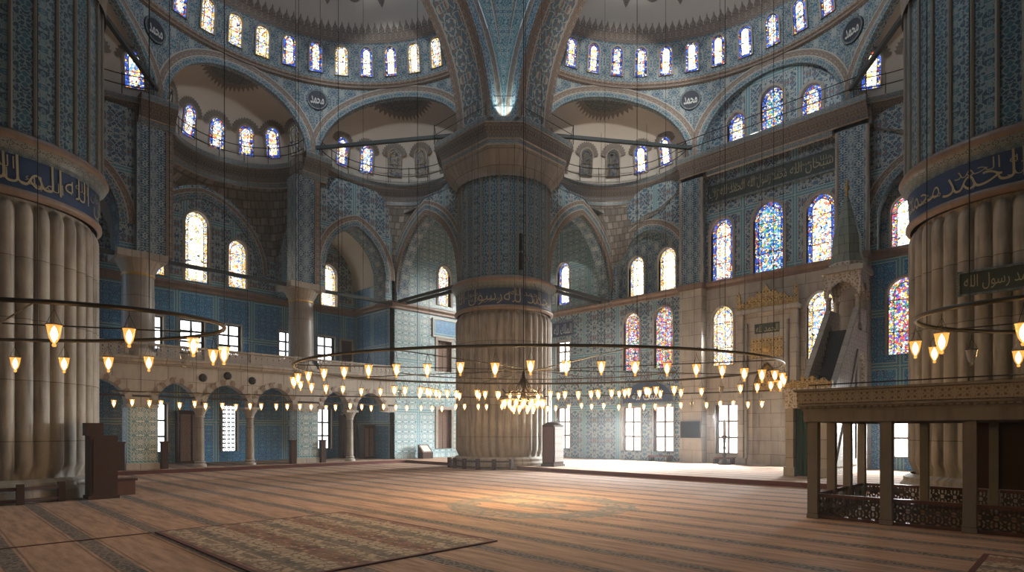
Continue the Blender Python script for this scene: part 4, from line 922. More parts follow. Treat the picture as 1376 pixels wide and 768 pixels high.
# piers -------------------------------------------------------------
def pier(x, y, label, rb=2.5, rd=2.55, txt='الحمد لله رسول', face=225, far=False):
    r = thing('fluted_pier', label, 'pier', (x, y, 0)); nf = 40
    mb = MB(); mb.lathe([(rb + .28, 0), (rb + .28, .30), (rb + .2, .38), (rb + .2, .5), (rb + .02, .6)], 64, (x, y, 0)); mb.build('plinth', M['marble'], r)
    zs = [.58, .75, .95, 1.1, 2, 3.5, 5, 6.4, 7.2, 7.45, 7.6, 7.7, 7.78, 7.84, 7.88, 7.95]
    P, UV = [], []; n = nf*12
    for i in range(n + 1):
        a = 2*pi*i/n; ph = abs(((a*nf/(2*pi)) % 1) - .5)*2; row, ru = [], []
        for z in zs:
            yy = max(0, (z - 7.5)/.38, (1.0 - z)/.3); amp = .19*sqrt(max(0, 1 - ph*ph - min(yy, 1)**2)) if yy < 1 else 0
            row.append((x + (rb - .12 + amp)*cos(a), y + (rb - .12 + amp)*sin(a), z)); ru.append((a*rb, z))
        P.append(row); UV.append(ru)
    mb = MB(); mb.grid(P, UV); mb.build('fluted_shaft', M['marble'], r, smooth=True)
    mb = MB(); mb.lathe([(rb + .02, 7.93), (rb + .14, 8.0), (rb + .14, 8.1), (rb + .05, 8.16)], 72, (x, y, 0)); mb.build('lower_moulding', M['rose'], r, smooth=True)
    mb = MB(); mb.lathe([(rb + .05, 8.12), (rb + .08, 9.12)], 72, (x, y, 0)); b = mb.build('inscription_band', M['ink_blue'], r, smooth=True)
    mb = MB(); mb.lathe([(rb + .08, 9.08), (rb + .12, 9.14), (rb + .12, 9.2), (rb + .26, 9.30), (rb + .32, 9.42), (rb + .26, 9.54), (rb + .1, 9.6), (rd, 9.66)], 72, (x, y, 0), mj=[1, 1, 1, 0, 0, 0, 0]); mb.build('upper_moulding', [M['rose'], M['ledge']], r, smooth=True)
    mb = MB(); mb.lathe([(rb + .095, 8.98), (rb + .095, 9.1)], 72, (x, y, 0)); mb.build('band_border', M['ledge'], r, smooth=True)
    # lettering wraps the side that faces the hall
    R_ = rb + .10; Lh = 3.3
    words = txt.split('|')
    for k, wd in enumerate(words):
        a_ = radians(face) - (k - (len(words) - 1)/2)*Lh/R_
        for lay, (tx, hh, zz, mt, k0, k1) in enumerate(((wd, .80, 8.19, 'script', 0, 1), (wd, .34, 8.58, 'script', .1, .55), (wd, .30, 8.3, 'script', .45, .55))):
            lettering('lettering', tx, M[mt], Lh*.97*k1, hh, lambda px, pz: (x + R_*cos(a_ + (px + Lh*k0 - Lh/2)/R_), y + R_*sin(a_ + (px + Lh*k0 - Lh/2)/R_), zz + pz), b, thick=-.012)
    nr = 32; P, UV = [], []; zs = [9.6, 10.2, 11.5, 13, 14.3, 14.62]
    prof = [(0, 0), (.40, 0), (.42, .05), (.5, .075), (.58, .05), (.60, 0)]
    for i in range(nr):
        for f, o_ in prof:
            a = 2*pi*(i + f)/nr; P.append([(x + (rd + o_)*cos(a), y + (rd + o_)*sin(a), z) for z in zs]); UV.append([(a*rd, z) for z in zs])
    P.append(P[0]); UV.append([(2*pi*rd, z) for z in zs])
    mb = MB(); mb.grid(P, UV, mf=lambda i, j: 1 if i % 6 in (1, 2, 3, 4) else 0); mb.build('tiled_drum', [M['tile_drum'], M['rib']], r)
    # stone cap from round to square with chamfered corners
    def sq(a, h, ch):
        c, s = cos(a), sin(a); m = max(abs(c), abs(s), (abs(c) + abs(s))*h/(2*h - ch)); return h/m
    P, UV = [], []; zz = [14.55, 14.7, 14.72, 15.0, 15.35, 15.72]
    for i in range(97):
        a = 2*pi*i/96; row = []
        for z in zz:
            f = max(0, min(1, (z - 14.72)/.95)); f = f*f*(3 - 2*f); rr = (rd + .12)*(1 - f) + sq(a, 2.78, 1.05)*f; row.append((x + rr*cos(a), y + rr*sin(a), z))
        P.append(row); UV.append([(a*2.7, z) for z in zz])
    mb = MB(); mb.grid(P, UV); mb.build('stone_cap', M['stone_plain'], r, smooth=True)
    h, ch = 2.76, 1.05; sqp = [(h, -h + ch), (h, h - ch), (h - ch, h), (-h + ch, h), (-h, h - ch), (-h, -h + ch), (-h + ch, -h), (h - ch, -h)]
    path = [(x + a, y + b_) for a, b_ in sqp]
    mb = MB(); mb.sweep(path, [(o_*.75, z_) for o_, z_ in PROF[:-1]] + [(-h + .3, 16.95)], flip=-1, closed=True, mj=PMAT); mb.build('cap_cornice', [M['ledge'], M['muqarnas'], M['frame']], r)
    if far:
        rl = thing('walkway_railing', 'thin black iron railing round the top of the far pier', 'railing', (x, y, 16.9)); rp = [(x + a*1.15, y + b_*1.15) for a, b_ in sqp]
        order = [3, 4, 5, 6, 7, 0]
        q = MB()
        for z in (17.35, 17.82): q.tube([(rp[i][0], rp[i][1], z) for i in order], .017, 5)
        q.build('rail', M['iron'], rl)
        for i in order: q = MB(); q.tube([(*rp[i], 16.9), (*rp[i], 17.9)], .022, 5); q.build('post', M['iron'], rl)
    return r
pier(22.35, 22.35, 'huge fluted marble pier in the middle distance, with blue inscription band', 2.5, 2.42, 'الحمد لله|رسول الله', 225, True)
pier(1.44, 22.2, 'huge fluted marble pier at the left edge, with blue inscription band', 2.55, 2.68, 'سبحان الله|الملك لله|الحمد لله', 268)
pier(22.2, 1.44, 'huge fluted marble pier at the right edge, with blue inscription band', 2.55, 2.68, 'محمد رسول|الله الحمد|محمد رسول', 182)
# ------------------------------------------------------------------ mihrab
XW = 30.8
mh = thing('mihrab', 'tall marble prayer niche with gilded crest and green inscription on the right wall', 'niche', (XW, 11.6, .16))
def slab(y0, y1, z0, z1, x, name, mat, parent, xb=XW):
    q = MB(); q.box(x, y0, z0, xb, y1, z1); return q.build(name, M[mat], parent)
c = 11.6
nich = [(c - .72, .2)] + [(c + .72, .2)] + list(reversed(arch_pts(.72, 3.9, 1.5, 12, c)))
q = MB(); P = pmap('X', XW - .42); q.poly(rect(c - 1.15, .16, c + 1.15, 7.9), [nich, rect(c - .62, 6.85, c + .62, 7.35)], lambda u, z: P(u, z))
q.build('inner_panel', M['marble_pale'], mh)
q = MB()   # hollow niche behind
zz = [.2, 1.5, 3.0, 3.9]
q.grid([[(XW - .42 + .40*sin(pi*i/16), c - .72*cos(pi*i/16), z) for z in zz] for i in range(17)])
q.build('niche_shell', M['marble_pale'], mh, smooth=True)
q = MB(); rows = []
for j in range(7):   # stalactite hood in gilded tiers
    f = j/6; hw = .72*(1 - f**1.7); rows.append([(XW - .42 + .40*(1 - f)*abs(sin(pi*i/16)) + .05*((i + j) % 2), c - hw*cos(pi*i/16), 3.9 + 1.45*f) for i in range(17)])
q.grid(rows); q.build('stalactite_hood', M['gold_orn'], mh)
slab(c - .62, c + .62, 6.85, 7.35, XW - .40, 'inscription', 'ink_green', mh)
lettering('lettering', 'الحمد لله', M['script'], 1.1, .36, lambda x, y: (XW - .405, c + .55 - x, 6.92 + y), mh)
slab(c - .8, c + .8, 5.62, 6.6, XW - .46, 'gilded_panel', 'gold_orn', mh)
q = MB(); q.lathe([(0.02, 0), (.24, .0), (.24, .06), (.1, .1), (.02, .14)], 20, (0, 0, 0)); q.v = [(XW - .46 - z, c + x, 6.1 + y) for x, y, z in q.v]; q.build('rosette', M['gold'], mh)
for s in (-1, 1):
    y0, y1 = sorted((c + s*1.15, c + s*1.45)); slab(y0, y1, .16, 8.0, XW - .55, 'jamb', 'marble_pale', mh)
    q = MB(); q.tube([(XW - .5, c + s*1.02, .5), (XW - .5, c + s*1.02, 7.4)], .09, 10); q.build('colonnette', M['marble_grey'], mh, smooth=True)
    slab(*sorted((c + s*1.0, c + s*1.55)), .16, .5, XW - .62, 'base_block', 'marble_grey', mh)
slab(c - 1.55, c + 1.55, 7.9, 8.12, XW - .66, 'lintel', 'marble_pale', mh)
q = MB()
crest = [(-1.5, 8.12), (1.5, 8.12), (1.5, 8.95), (1.42, 9.1), (1.34, 8.95), (1.3, 8.5), (1.0, 8.55), (.85, 8.8), (.6, 8.72), (.42, 9.0), (.2, 8.95), (0, 9.3), (-.2, 8.95), (-.42, 9.0), (-.6, 8.72), (-.85, 8.8), (-1.0, 8.55), (-1.3, 8.5), (-1.34, 8.95), (-1.42, 9.1), (-1.5, 8.95)]
pf = [(XW - .52, c + u, z) for u, z in crest]; pb = [(XW - .38, c + u, z) for u, z in crest]
q.poly(crest, [], lambda u, z: (XW - .52, c + u, z)); q.strip(pf, pb); 
for i in range(26):
    u = -1.25 + i*.1; z = 8.3 + .28*(1 - abs(u)/1.3)*(1 + .4*sin(i*2.3)); q.lathe([(.0, -.07), (.06, -.03), (.06, .03), (0, .07)], 6, (XW - .53, c + u, z))
q.build('gilded_crest', M['gold_orn'], mh)
# long inscription panel over the three windows
ip = thing('calligraphy_frieze', 'long dark green panel with pale script above the mihrab windows', 'panel', (XW, 11.7, 14.3))
q = MB(); q.box(XW - .10, 8.5, 14.3, XW, 14.9, 15.25); q.build('ground', M['ink_green'], ip)
q = MB(); 
for a_ in ((8.45, 14.22, 14.95, 14.3), (8.45, 15.25, 14.95, 15.33)): q.box(XW - .14, a_[0], a_[1], XW, a_[2], a_[3])
q.build('border', M['ledge'], ip)
for k, w in enumerate(('الحمد لله رب', 'محمد رسول الله', 'سبحان الله')): lettering('lettering', w, M['script'], 1.95, .7, (lambda k: (lambda x, y: (XW - .108, 14.8 - k*2.1 - x, 14.42 + y)))(k), ip, thick=.0); lettering('lettering', w[::-1].strip(), M['script'], 1.7, .3, (lambda k: (lambda x, y: (XW - .109, 14.6 - k*2.1 - x, 14.8 + y)))(k), ip, thick=-.01)
# ------------------------------------------------------------------ minbar
mn = thing('minbar', 'tall carved marble pulpit with stair, canopy and pointed spire beside the mihrab', 'pulpit', (26.5, 7.6, .16))
ya, yb = 7.0, 8.2
XA, XB, XT, ZL = 24.3, 28.2, 29.6, 6.2
side = [(XA, .16), (XT, .16), (XT, ZL), (XB, ZL), (XA, 2.0)]
for y, s in ((ya, -1), (yb, 1)):
    doors = [rect(28.35, .4, 29.35, 2.6), rect(28.35, 3.2, 29.35, 5.4)]
    doors = [[(28.4, .4), (29.3, .4)] + list(reversed(arch_pts(.45, 1.9, .6, 8, 28.85))), [(28.4, 3.3), (29.3, 3.3)] + list(reversed(arch_pts(.45, 4.7, .6, 8, 28.85)))]
    q = MB(); q.poly(side, doors, lambda u, z: (u, y, z)); q.poly(side, doors, lambda u, z: (u, y - s*.14, z))
    for d in doors: q.strip([(u, y, z) for u, z in d], [(u, y - s*.14, z) for u, z in d])
    q.build('side_wall', M['carved_pale'], mn)
    tri = [(XA + .75, .5), (28.1, .5), (28.1, 5.35)]; tin = [(XA + 1.2, .75), (27.85, .75), (27.85, 4.6)]
    q = MB(); q.strip([(u, y + s*.05, z) for u, z in tri], [(u, y + s*.05, z) for u, z in tin]); q.strip([(u, y + s*.05, z) for u, z in tri], [(u, y, z) for u, z in tri]); q.build('triangle_moulding', M['marble_pale'], mn)
    bal = [(XA, 2.0), (XB, ZL), (XT, ZL), (XT, ZL + .95), (XB, ZL + .95), (XA, 2.95)]
    q = MB(); yo = y + s*.03; yi = y - s*.13; q.poly(bal, [], lambda u, z: (u, yo, z)); q.poly(bal, [], lambda u, z: (u, yi, z)); q.build('balustrade', M['carved_pale'], mn)
    q = MB(); q.strip([(u, yo + s*.03, z) for u, z in bal[3:]], [(u, yi - s*.03, z) for u, z in bal[3:]], closed=False)
    q.strip([(u, yo + s*.03, z) for u, z in bal[3:]], [(u, yo + s*.03, z - .1) for u, z in bal[3:]], closed=False); q.build('handrail', M['marble_pale'], mn)
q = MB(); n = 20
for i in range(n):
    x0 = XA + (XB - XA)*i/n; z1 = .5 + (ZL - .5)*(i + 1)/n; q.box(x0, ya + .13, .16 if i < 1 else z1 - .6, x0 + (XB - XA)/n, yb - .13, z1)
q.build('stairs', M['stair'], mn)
q = MB(); q.box(XB, ya + .13, ZL - .3, XT, yb - .13, ZL); q.build('landing', M['marble_grey'], mn)
# canopy tower
for px_ in (XB + .12, XT - .12):
    for py_ in (ya + .02, yb - .02):
        q = MB(); q.lathe([(.15, 0), (.15, .2), (.1, .28), (.1, 1.35), (.16, 1.5)], 12, (px_, py_, ZL + .0)); q.build('canopy_post', M['marble_pale'], mn)
q = MB(); xc, yc = (XB + XT)/2, 7.6
def archface(P, half, z0, z1, hz, c0):
    o_ = [(c0 - half, hz)] + arch_pts(half - .16, hz, (z1 - hz)*.62, 8, c0) + [(c0 + half, hz), (c0 + half, z1), (c0 - half, z1)]
    q.poly(o_, [], lambda u, z: P(u, z, 0)); q.poly(o_, [], lambda u, z: P(u, z, .12))
archface(lambda u, z, d: (XB + d, u, z), .72, 0, 8.75, 7.7, 7.6); archface(lambda u, z, d: (XT - d, u, z), .72, 0, 8.75, 7.7, 7.6)
archface(lambda u, z, d: (u, ya - .1 + d, z), .72, 0, 8.75, 7.7, xc); archface(lambda u, z, d: (u, yb + .1 - d, z), .72, 0, 8.75, 7.7, xc)
q.build('canopy_arches', M['carved_pale'], mn)
q = MB(); q.box(XB - .12, ya - .22, 8.72, XT + .12, yb + .22, 8.95); q.box(XB + .02, ya - .08, 8.95, XT - .02, yb + .08, 9.02); q.build('canopy_cornice', M['marble_pale'], mn)
q = MB(); q.lathe([(.70, 9.0), (.70, 9.2)], 8, (xc, yc, 0), a0=pi/8, a1=2*pi + pi/8); q.build('spire_drum', M['carved_pale'], mn)
q = MB(); q.lathe([(.70, 9.2), (.60, 9.55), (.58, 9.6), (.56, 10.3), (.06, 12.2)], 8, (xc, yc, 0), a0=pi/8, a1=2*pi + pi/8); q.v = [(xc + (x - xc)*1.0, y, z) for x, y, z in q.v]; q.build('spire', M['spire'], mn)
q = MB(); q.lathe([(.01, 12.15), (.09, 12.25), (.03, 12.38), (.12, 12.52), (.03, 12.68), (.06, 12.76), (.0, 13.0)], 10, (xc, yc, 0)); q.build('finial', M['gold'], mn, smooth=True)
# gate
for y in (ya - .02, yb + .02):
    q = MB(); q.box(XA - .55, y - .14, .16, XA - .2, y + .14, 3.3); q.build('gate_post', M['marble_pale'], mn)
    q = MB(); q.box(XA - .62, y - .2, .16, XA - .13, y + .2, .5); q.build('gate_post_base', M['marble_grey'], mn)
q = MB(); q.box(XA - .58, ya - .18, 2.75, XA - .17, yb + .18, 3.4); q.box(XA - .66, ya - .28, 3.4, XA - .1, yb + .28, 3.52); q.build('gate_lintel', M['carved_pale'], mn)
q = MB(); cr = [(-.85, 3.52), (.85, 3.52), (.85, 3.75), (.7, 3.7), (.55, 3.88), (.35, 3.78), (.18, 3.98), (0, 3.85), (-.18, 3.98), (-.35, 3.78), (-.55, 3.88), (-.7, 3.7), (-.85, 3.75)]
q.poly(cr, [], lambda u, z: (XA - .5, 7.6 + u, z)); q.poly(cr, [], lambda u, z: (XA - .3, 7.6 + u, z)); q.strip([(XA - .5, 7.6 + u, z) for u, z in cr], [(XA - .3, 7.6 + u, z) for u, z in cr]); q.build('gate_crest', M['gold_orn'], mn)
q = MB(); 
q.grid([[(XA - .38 + .04*sin(i*1.3), ya + .12 + .92*i/30, z) for z in (.2, 1.5, 2.75)] for i in range(31)]); q.build('gate_curtain', M['curtain'], mn, smooth=True)
# ------------------------------------------------------------------ raised tribune (front right)
tb = thing('tribune', 'low carved marble tribune on square posts at the front right', 'tribune', (15.6, 1.6, 0))
XF, XR, YL = 13.7, 17.45, 4.24; ys = [4.24, 2.89, 1.58, .25, -1.1, -2.45]
def post(x, y, w=.085):
    q = MB(); q.box(x - w, y - w, .1, x + w, y + w, 2.06); q.build('post', M['tribune'], tb)
    q = MB(); q.box(x - w - .012, y - w - .012, 0, x + w + .012, y + w + .012, .1); q.build('post_base', M['tribune'], tb)
for y in ys: post(XF, y, .10)
for x in (14.95, 16.2, 17.45): post(x, YL)
for y in ys[1:]: post(XR, y)
q = MB()
q.box(XF - .16, ys[-1] - .2, 2.06, XF + .16, YL + .16, 2.30); q.box(XR - .14, ys[-1] - .2, 2.06, XR + .14, YL + .14, 2.3); q.box(XF, YL - .14, 2.06, XR, YL + .14, 2.3)
q.build('lintel', M['tribune'], tb)
q = MB(); q.box(XF - .1, ys[-1] - .2, 2.24, XR + .1, YL + .1, 2.34); q.build('deck', M['tribune'], tb)
path = [(XR + .16, YL + .16), (XF - .16, YL + .16), (XF - .16, ys[-1] - .3)]
q = MB(); q.sweep(path, [(-.05, 2.3), (.02, 2.3), (.02, 2.34), (.10, 2.40), (.10, 2.44)], flip=-1); q.build('moulding', M['tribune'], tb)
q = MB()   # dentils
for i in range(60):
    y = YL + .12 - i*.12
    if y > ys[-1]: q.box(XF - .235, y - .035, 2.34, XF - .1, y + .035, 2.42)
for i in range(30):
    x = XF - .1 + i*.12
    if x < XR: q.box(x - .035, YL + .1, 2.34, x + .035, YL + .235, 2.42)
q.build('dentils', M['tribune'], tb)
q = MB(); q.sweep(path, [(.06, 2.44), (.10, 2.46), (.10, 2.72), (.0, 2.72), (.0, 2.46)], flip=-1); q.build('carved_parapet', M['carved'], tb)
q = MB(); q.sweep(path, [(.13, 2.70), (.15, 2.72), (.15, 2.76), (-.05, 2.77), (-.05, 2.70)], flip=-1); q.build('parapet_cap', M['tribune'], tb)
for sgn, mat in ((0, 'lat_dark'),):
    for a, b in zip(ys, ys[1:]):
        for x in (XF, XR):
            q = MB(); q.box(x - .025, b + .12, .06, x + .025, a - .12, .47); q.build('lattice_panel', M['lat_dark'], tb)
            q = MB(); q.box(x - .05, b + .11, .46, x + .05, a - .11, .53); q.box(x - .05, b + .11, .01, x + .05, a - .11, .07); q.build('panel_rail', M['wood_red'], tb)
    for a, b in ((13.7, 14.95), (14.95, 16.2), (16.2, 17.45)):
        q = MB(); q.box(a + .12, YL - .025, .06, b - .12, YL + .025, .47); q.build('lattice_panel', M['lat_dark'], tb)
        q = MB(); q.box(a + .11, YL - .05, .46, b - .11, YL + .05, .53); q.box(a + .11, YL - .05, .01, b - .11, YL + .05, .07); q.build('panel_rail', M['wood_red'], tb)
q = MB(); q.box(XR - .03, ys[-1], .55, XR + .03, 2.0, 2.06); q.build('rear_shade_panel', M['wood'], tb)  # dark board added to stand for the deep shade behind the posts
rl = thing('tribune_rod', 'thin dark rod fixed just above the parapet of the marble tribune', 'rod', (XF, YL, 2.76))
q = MB(); q.tube([(XF - .0, YL + .1, 2.86), (XF - .0, ys[-1], 2.86)], .014, 6); q.build('rod', M['iron'], rl)
for y in (4.2, 1.6, -1.1): q = MB(); q.tube([(XF, y, 2.75), (XF, y, 2.87)], .012, 5); q.build('bracket', M['iron'], rl)
# ------------------------------------------------------------------ rugs
def rug_mat():
    N = NT('faded_rug'); u, v = N.uv()
    L, Fl, r = arabesque(N, u, v, 1.3, 5.0, 60.0, .10)
    fib = N.noise(N.xyz(N.m('MULTIPLY', u, 8), N.m('MULTIPLY', v, 1.6)), 1.0, 5, .65)
    bn = N.m('PINGPONG', N.m('DIVIDE', N.m('SUBTRACT', u, 3.1), 1.28), .5)
    field = N.mix(N.m('GREATER_THAN', bn, .36), (.42, .32, .22), (.26, .12, .08)); field = N.mix(N.m('LESS_THAN', bn, .10), field, (.16, .14, .115))
    c = N.mix(N.m('MULTIPLY', L, .75), field, (.10, .075, .06)); c = N.mix(N.m('MULTIPLY', Fl, .7), c, (.50, .41, .29))
    c = N.mix(N.ramp(fib, [(.4, (0, 0, 0)), (.75, (.55, .55, .55))]), c, (.38, .27, .18))
    N.bsdf(c, .95, bump=fib, bs=.35, bd=.02, spec=.1); return N.mat
M['rug'] = rug_mat()
def rug(x0, y0, x1, y1, label, bw=.07):
    r = thing('prayer_rug', label, 'rug', ((x0 + x1)/2, (y0 + y1)/2, .002))
    q = MB(); q.box(x0 + bw, y0 + bw, .003, x1 - bw, y1 - bw, .02); q.build('field', M['rug'], r)
    q = MB()
    for b in ((x0, y0, x1, y0 + bw), (x0, y1 - bw, x1, y1), (x0, y0 + bw, x0 + bw, y1 - bw), (x1 - bw, y0 + bw, x1, y1 - bw)): q.box(b[0], b[1], .003, b[2], b[3], .022)
    q.build('border', M['cloth_red'], r)
rug(3.1, 7.1, 6.95, 12.15, 'large faded patterned rug lying in the left foreground')
rug(9.7, -1.5, 11.4, 1.15, 'patterned rug cut off by the bottom right corner')
q = MB(); q.box(-3, 12.16, .003, 3.05, 12.21, .012); q.build('carpet_seam', M['cloth_red'], None, origin=(0, 12.18, .003), label='thin dark red carpet seam running left from the large rug', cat='seam')
# ------------------------------------------------------------------ furniture
kb = thing('preacher_cabinet', 'tall dark wooden cabinet with pierced inlaid side, right of the far pier', 'cabinet', (22.4, 18.9, .16))
q = MB(); q.box(22.0, 18.55, .24, 22.75, 19.3, 2.2); q.build('carcass', M['wood'], kb)
q = MB(); q.box(22.06, 18.52, .4, 22.7, 18.55, 2.1); q.build('inlaid_panel', M['inlay'], kb)
q = MB(); q.box(21.96, 18.6, .35, 22.0, 19.25, 2.1); q.build('front_panel', M['wood_red'], kb)
q = MB(); q.box(21.95, 18.5, .16, 22.8, 19.35, .26); q.build('plinth', M['wood'], kb)
q = MB(); q.lathe([(.5, 0), (.48, .05), (.3, .14), (0.01, .17)], 20, (22.37, 18.92, 2.2), sx=.9, sy=.9); q.build('rounded_top', M['wood'], kb, smooth=True)
cb = thing('tall_cabinet', 'tall plain dark wooden cabinet beside the left pier', 'cabinet', (3.6, 19.6, 0))
q = MB(); q.box(3.35, 19.3, .08, 4.0, 19.95, 1.75); q.build('carcass', M['wood'], cb)
q = MB(); q.box(3.3, 19.5, 1.75, 3.7, 20.0, 2.1); q.build('upper_section', M['wood'], cb)
q = MB(); q.box(3.31, 19.26, 0, 4.04, 19.99, .09); q.build('plinth', M['wood'], cb)
q = MB(); q.box(3.43, 19.27, .2, 3.93, 19.3, 1.65); q.build('door', M['wood'], cb)
bx = thing('low_box', 'low red-brown wooden box next to the tall cabinet by the left pier', 'box', (4.3, 20.3, 0))
q = MB(); q.box(4.0, 20.05, .0, 4.6, 20.55, .42); q.build('body', M['wood_red'], bx)
q = MB(); q.box(3.95, 20.0, .42, 4.65, 20.6, .48); q.build('lid', M['wood'], bx)
def bench_ring(cx, cy, label, a0, a1, rr=2.95, n=5):
    r = thing('low_barrier', label, 'barrier', (cx, cy, 0)); pts = [(cx + rr*cos(radians(a0 + (a1 - a0)*i/n)), cy + rr*sin(radians(a0 + (a1 - a0)*i/n))) for i in range(n + 1)]
    for p in pts: q = MB(); q.box(p[0] - .08, p[1] - .08, 0, p[0] + .08, p[1] + .08, .52); q.build('post', M['wood'], r)
    q = MB(); q.sweep(pts, [(-.05, .36), (.05, .36), (.05, .44), (-.05, .44), (-.05, .36)]); q.build('rail', M['wood'], r)
    q = MB(); q.sweep(pts, [(-.04, .06), (.04, .06), (.04, .14), (-.04, .14), (-.04, .06)]); q.build('lower_rail', M['wood'], r)
bench_ring(22.35, 22.35, 'low dark wooden barrier round the foot of the far pier', 150, 232)
bench_ring(1.44, 22.2, 'low dark wooden barrier round the foot of the left pier', 225, 296, 3.0, 4)
sc = thing('display_screen', 'black flat screen on the stone pilaster left of the mihrab', 'screen', (30.0, 15.6, 1.95))
q = MB(); q.box(30.08, 15.05, 1.55, 30.14, 16.15, 2.4); q.build('panel', M['screen'], sc)
q = MB(); q.box(30.06, 15.02, 1.52, 30.12, 16.18, 1.56); q.box(30.06, 15.02, 2.39, 30.12, 16.18, 2.43); q.box(30.06, 15.02, 1.52, 30.12, 15.06, 2.43); q.box(30.06, 16.14, 1.52, 30.12, 16.18, 2.43); q.build('bezel', M['iron'], sc)
q = MB(); q.box(30.14, 15.4, 1.8, 30.2, 15.8, 2.1); q.build('wall_mount', M['iron'], sc)
def candlestick(x, y, label):
    r = thing('candlestick', label, 'candlestick', (x, y, .16), group='candlesticks by the mihrab')
    q = MB(); q.lathe([(.34, 0), (.34, .05), (.22, .2), (.10, .3), (.07, .42), (.12, .5), (.07, .58)], 16, (x, y, .16)); q.build('base', M['cand'], r, smooth=True)
    q = MB(); q.lathe([(.06, .58), (.055, .8), (.09, .86), (.055, .92), (.055, 1.15), (.09, 1.2), (.055, 1.26), (.14, 1.45), (.14, 1.5)], 14, (x, y, .16)); q.build('stem', M['cand'], r, smooth=True)
    q = MB(); q.lathe([(.085, 1.5), (.08, 2.3), (.02, 2.33), (0.0, 2.4)], 12, (x, y, .16)); q.build('candle', M['plaster'], r, smooth=True)
candlestick(29.6, 13.45, 'tall bronze candlestick with thick candle left of the mihrab')
candlestick(29.6, 9.95, 'tall bronze candlestick with thick candle right of the mihrab')
bk = thing('book_stand', 'small dark book cabinet with pale sloped top left of the far pier', 'stand', (23.0, 30.1, .16))
q = MB(); q.box(22.6, 29.8, .16, 23.4, 30.35, .55); q.build('base', M['wood'], bk)
q = MB(); q.face([(22.6, 29.8, .55), (23.4, 29.8, .55), (23.4, 30.35, 1.05), (22.6, 30.35, 1.05)]); q.face([(22.6, 30.35, .55), (23.4, 30.35, .55), (23.4, 30.35, 1.05), (22.6, 30.35, 1.05)]); q.face([(22.6, 29.8, .55), (22.6, 30.35, .55), (22.6, 30.35, 1.05)]); q.face([(23.4, 29.8, .55), (23.4, 30.35, .55), (23.4, 30.35, 1.05)]); q.build('sloped_top', M['wood_red'], bk)
q = MB(); T_ = lambda u, v: (22.7 + u*.6, 29.86 + v*.42, .62 + v*.382); q.face([T_(0, 0), T_(1, 0), T_(1, 1), T_(0, 1)]); q.build('open_book', M['plaster'], bk)
ls = thing('loudspeaker', 'slim black column loudspeaker hung on the tiled drum of the far pier', 'loudspeaker', (21.26, 20.06, 9.9))
q = MB(); q.box(21.19, 19.99, 9.9, 21.33, 20.13, 10.75); q.build('cabinet', M['iron'], ls)
q = MB(); q.box(21.2, 20.0, 10.85, 21.32, 20.12, 11.7); q.build('upper_cabinet', M['iron'], ls)
q = MB(); q.tube([(21.26, 20.06, 10.7), (21.26, 20.06, 10.9)], .03, 6); q.tube([(21.3, 20.1, 11.4), (21.6, 20.5, 11.5)], .03, 6); q.build('bracket', M['iron'], ls)
q = MB(); q.tube([(21.26, 20.06, 11.7), (21.2, 20.0, 15.0)], .012, 5); q.tube([(21.3, 20.04, 11.2), (21.75, 19.72, 9.7), (22.3, 19.45, 7.2)], .012, 5); q.build('cable', M['iron'], ls)
for nm, x, y0, y1, z0, z1, lab, mt in (('script_plaque', 30.8, 24.3, 26.0, 8.3, 9.2, 'dark blue script panel above the middle-storey clear window right of the far pier', 'ink_blue'), ('script_plaque', 19.46, .75, 2.45, 5.45, 6.0, 'dark script plaque mounted on the fluted shaft of the right pier', 'ink_green')):
    cp_ = thing(nm, lab, 'panel', (x, (y0 + y1)/2, z0)); q = MB(); q.box(x - .06, y0, z0, x, y1, z1); q.build('ground', M[mt], cp_)
    q = MB()
    for b in ((y0 - .05, z0 - .05, y1 + .05, z0), (y0 - .05, z1, y1 + .05, z1 + .05), (y0 - .05, z0, y0, z1), (y1, z0, y1 + .05, z1)): q.box(x - .09, b[0], b[1], x, b[2], b[3])
    q.build('frame', M['ledge'], cp_)
    if x < 20: q = MB(); q.tube([(x, 1.44, z0 + .2), (x + .4, 1.44, z0 + .2)], .05, 6); q.build('bracket', M['iron'], cp_)
    lettering('lettering', 'الملك لله' if x > 20 else 'محمد رسول الله', M['script_white' if x > 20 else 'script'], (y1 - y0)*.9, (z1 - z0)*.75, (lambda x, y1, y0, z0, z1: (lambda a, b: (x - .065, y1 - (y1 - y0)*.05 - a, z0 + (z1 - z0)*.12 + b)))(x, y1, y0, z0, z1), cp_, thick=0)
tp = thing('tile_picture', 'blue and white flower tile panel above the carved shutter left of the far pier', 'panel', (25.15, 30.8, 8.2))
q = MB(); q.box(24.2, 30.74, 8.25, 26.1, 30.8, 9.3); q.build('tiles', M['tile_deep'], tp)
q = MB()
for b in ((24.1, 8.15, 26.2, 8.25), (24.1, 9.3, 26.2, 9.4), (24.1, 8.25, 24.2, 9.3), (26.1, 8.25, 26.2, 9.3)): q.box(b[0], 30.70, b[1], b[2], 30.8, b[3])
q.build('frame', M['line_pale'], tp)
# low seats along the qibla wall
for i, (y0, y1, lb) in enumerate(((17.0, 18.3, 'low red bench under the clear window left of the stone pilaster'), (13.3, 14.4, 'low red bench under the clear window left of the mihrab'))):
    b = thing('low_bench', lb, 'bench', (30.4, (y0 + y1)/2, .16)); q = MB(); q.box(30.2, y0, .42, 30.7, y1, .5); q.build('seat', M['cloth_red'], b)
    for y in (y0 + .08, y1 - .08): q = MB(); q.box(30.22, y - .05, .16, 30.68, y + .05, .42); q.build('leg', M['wood'], b)
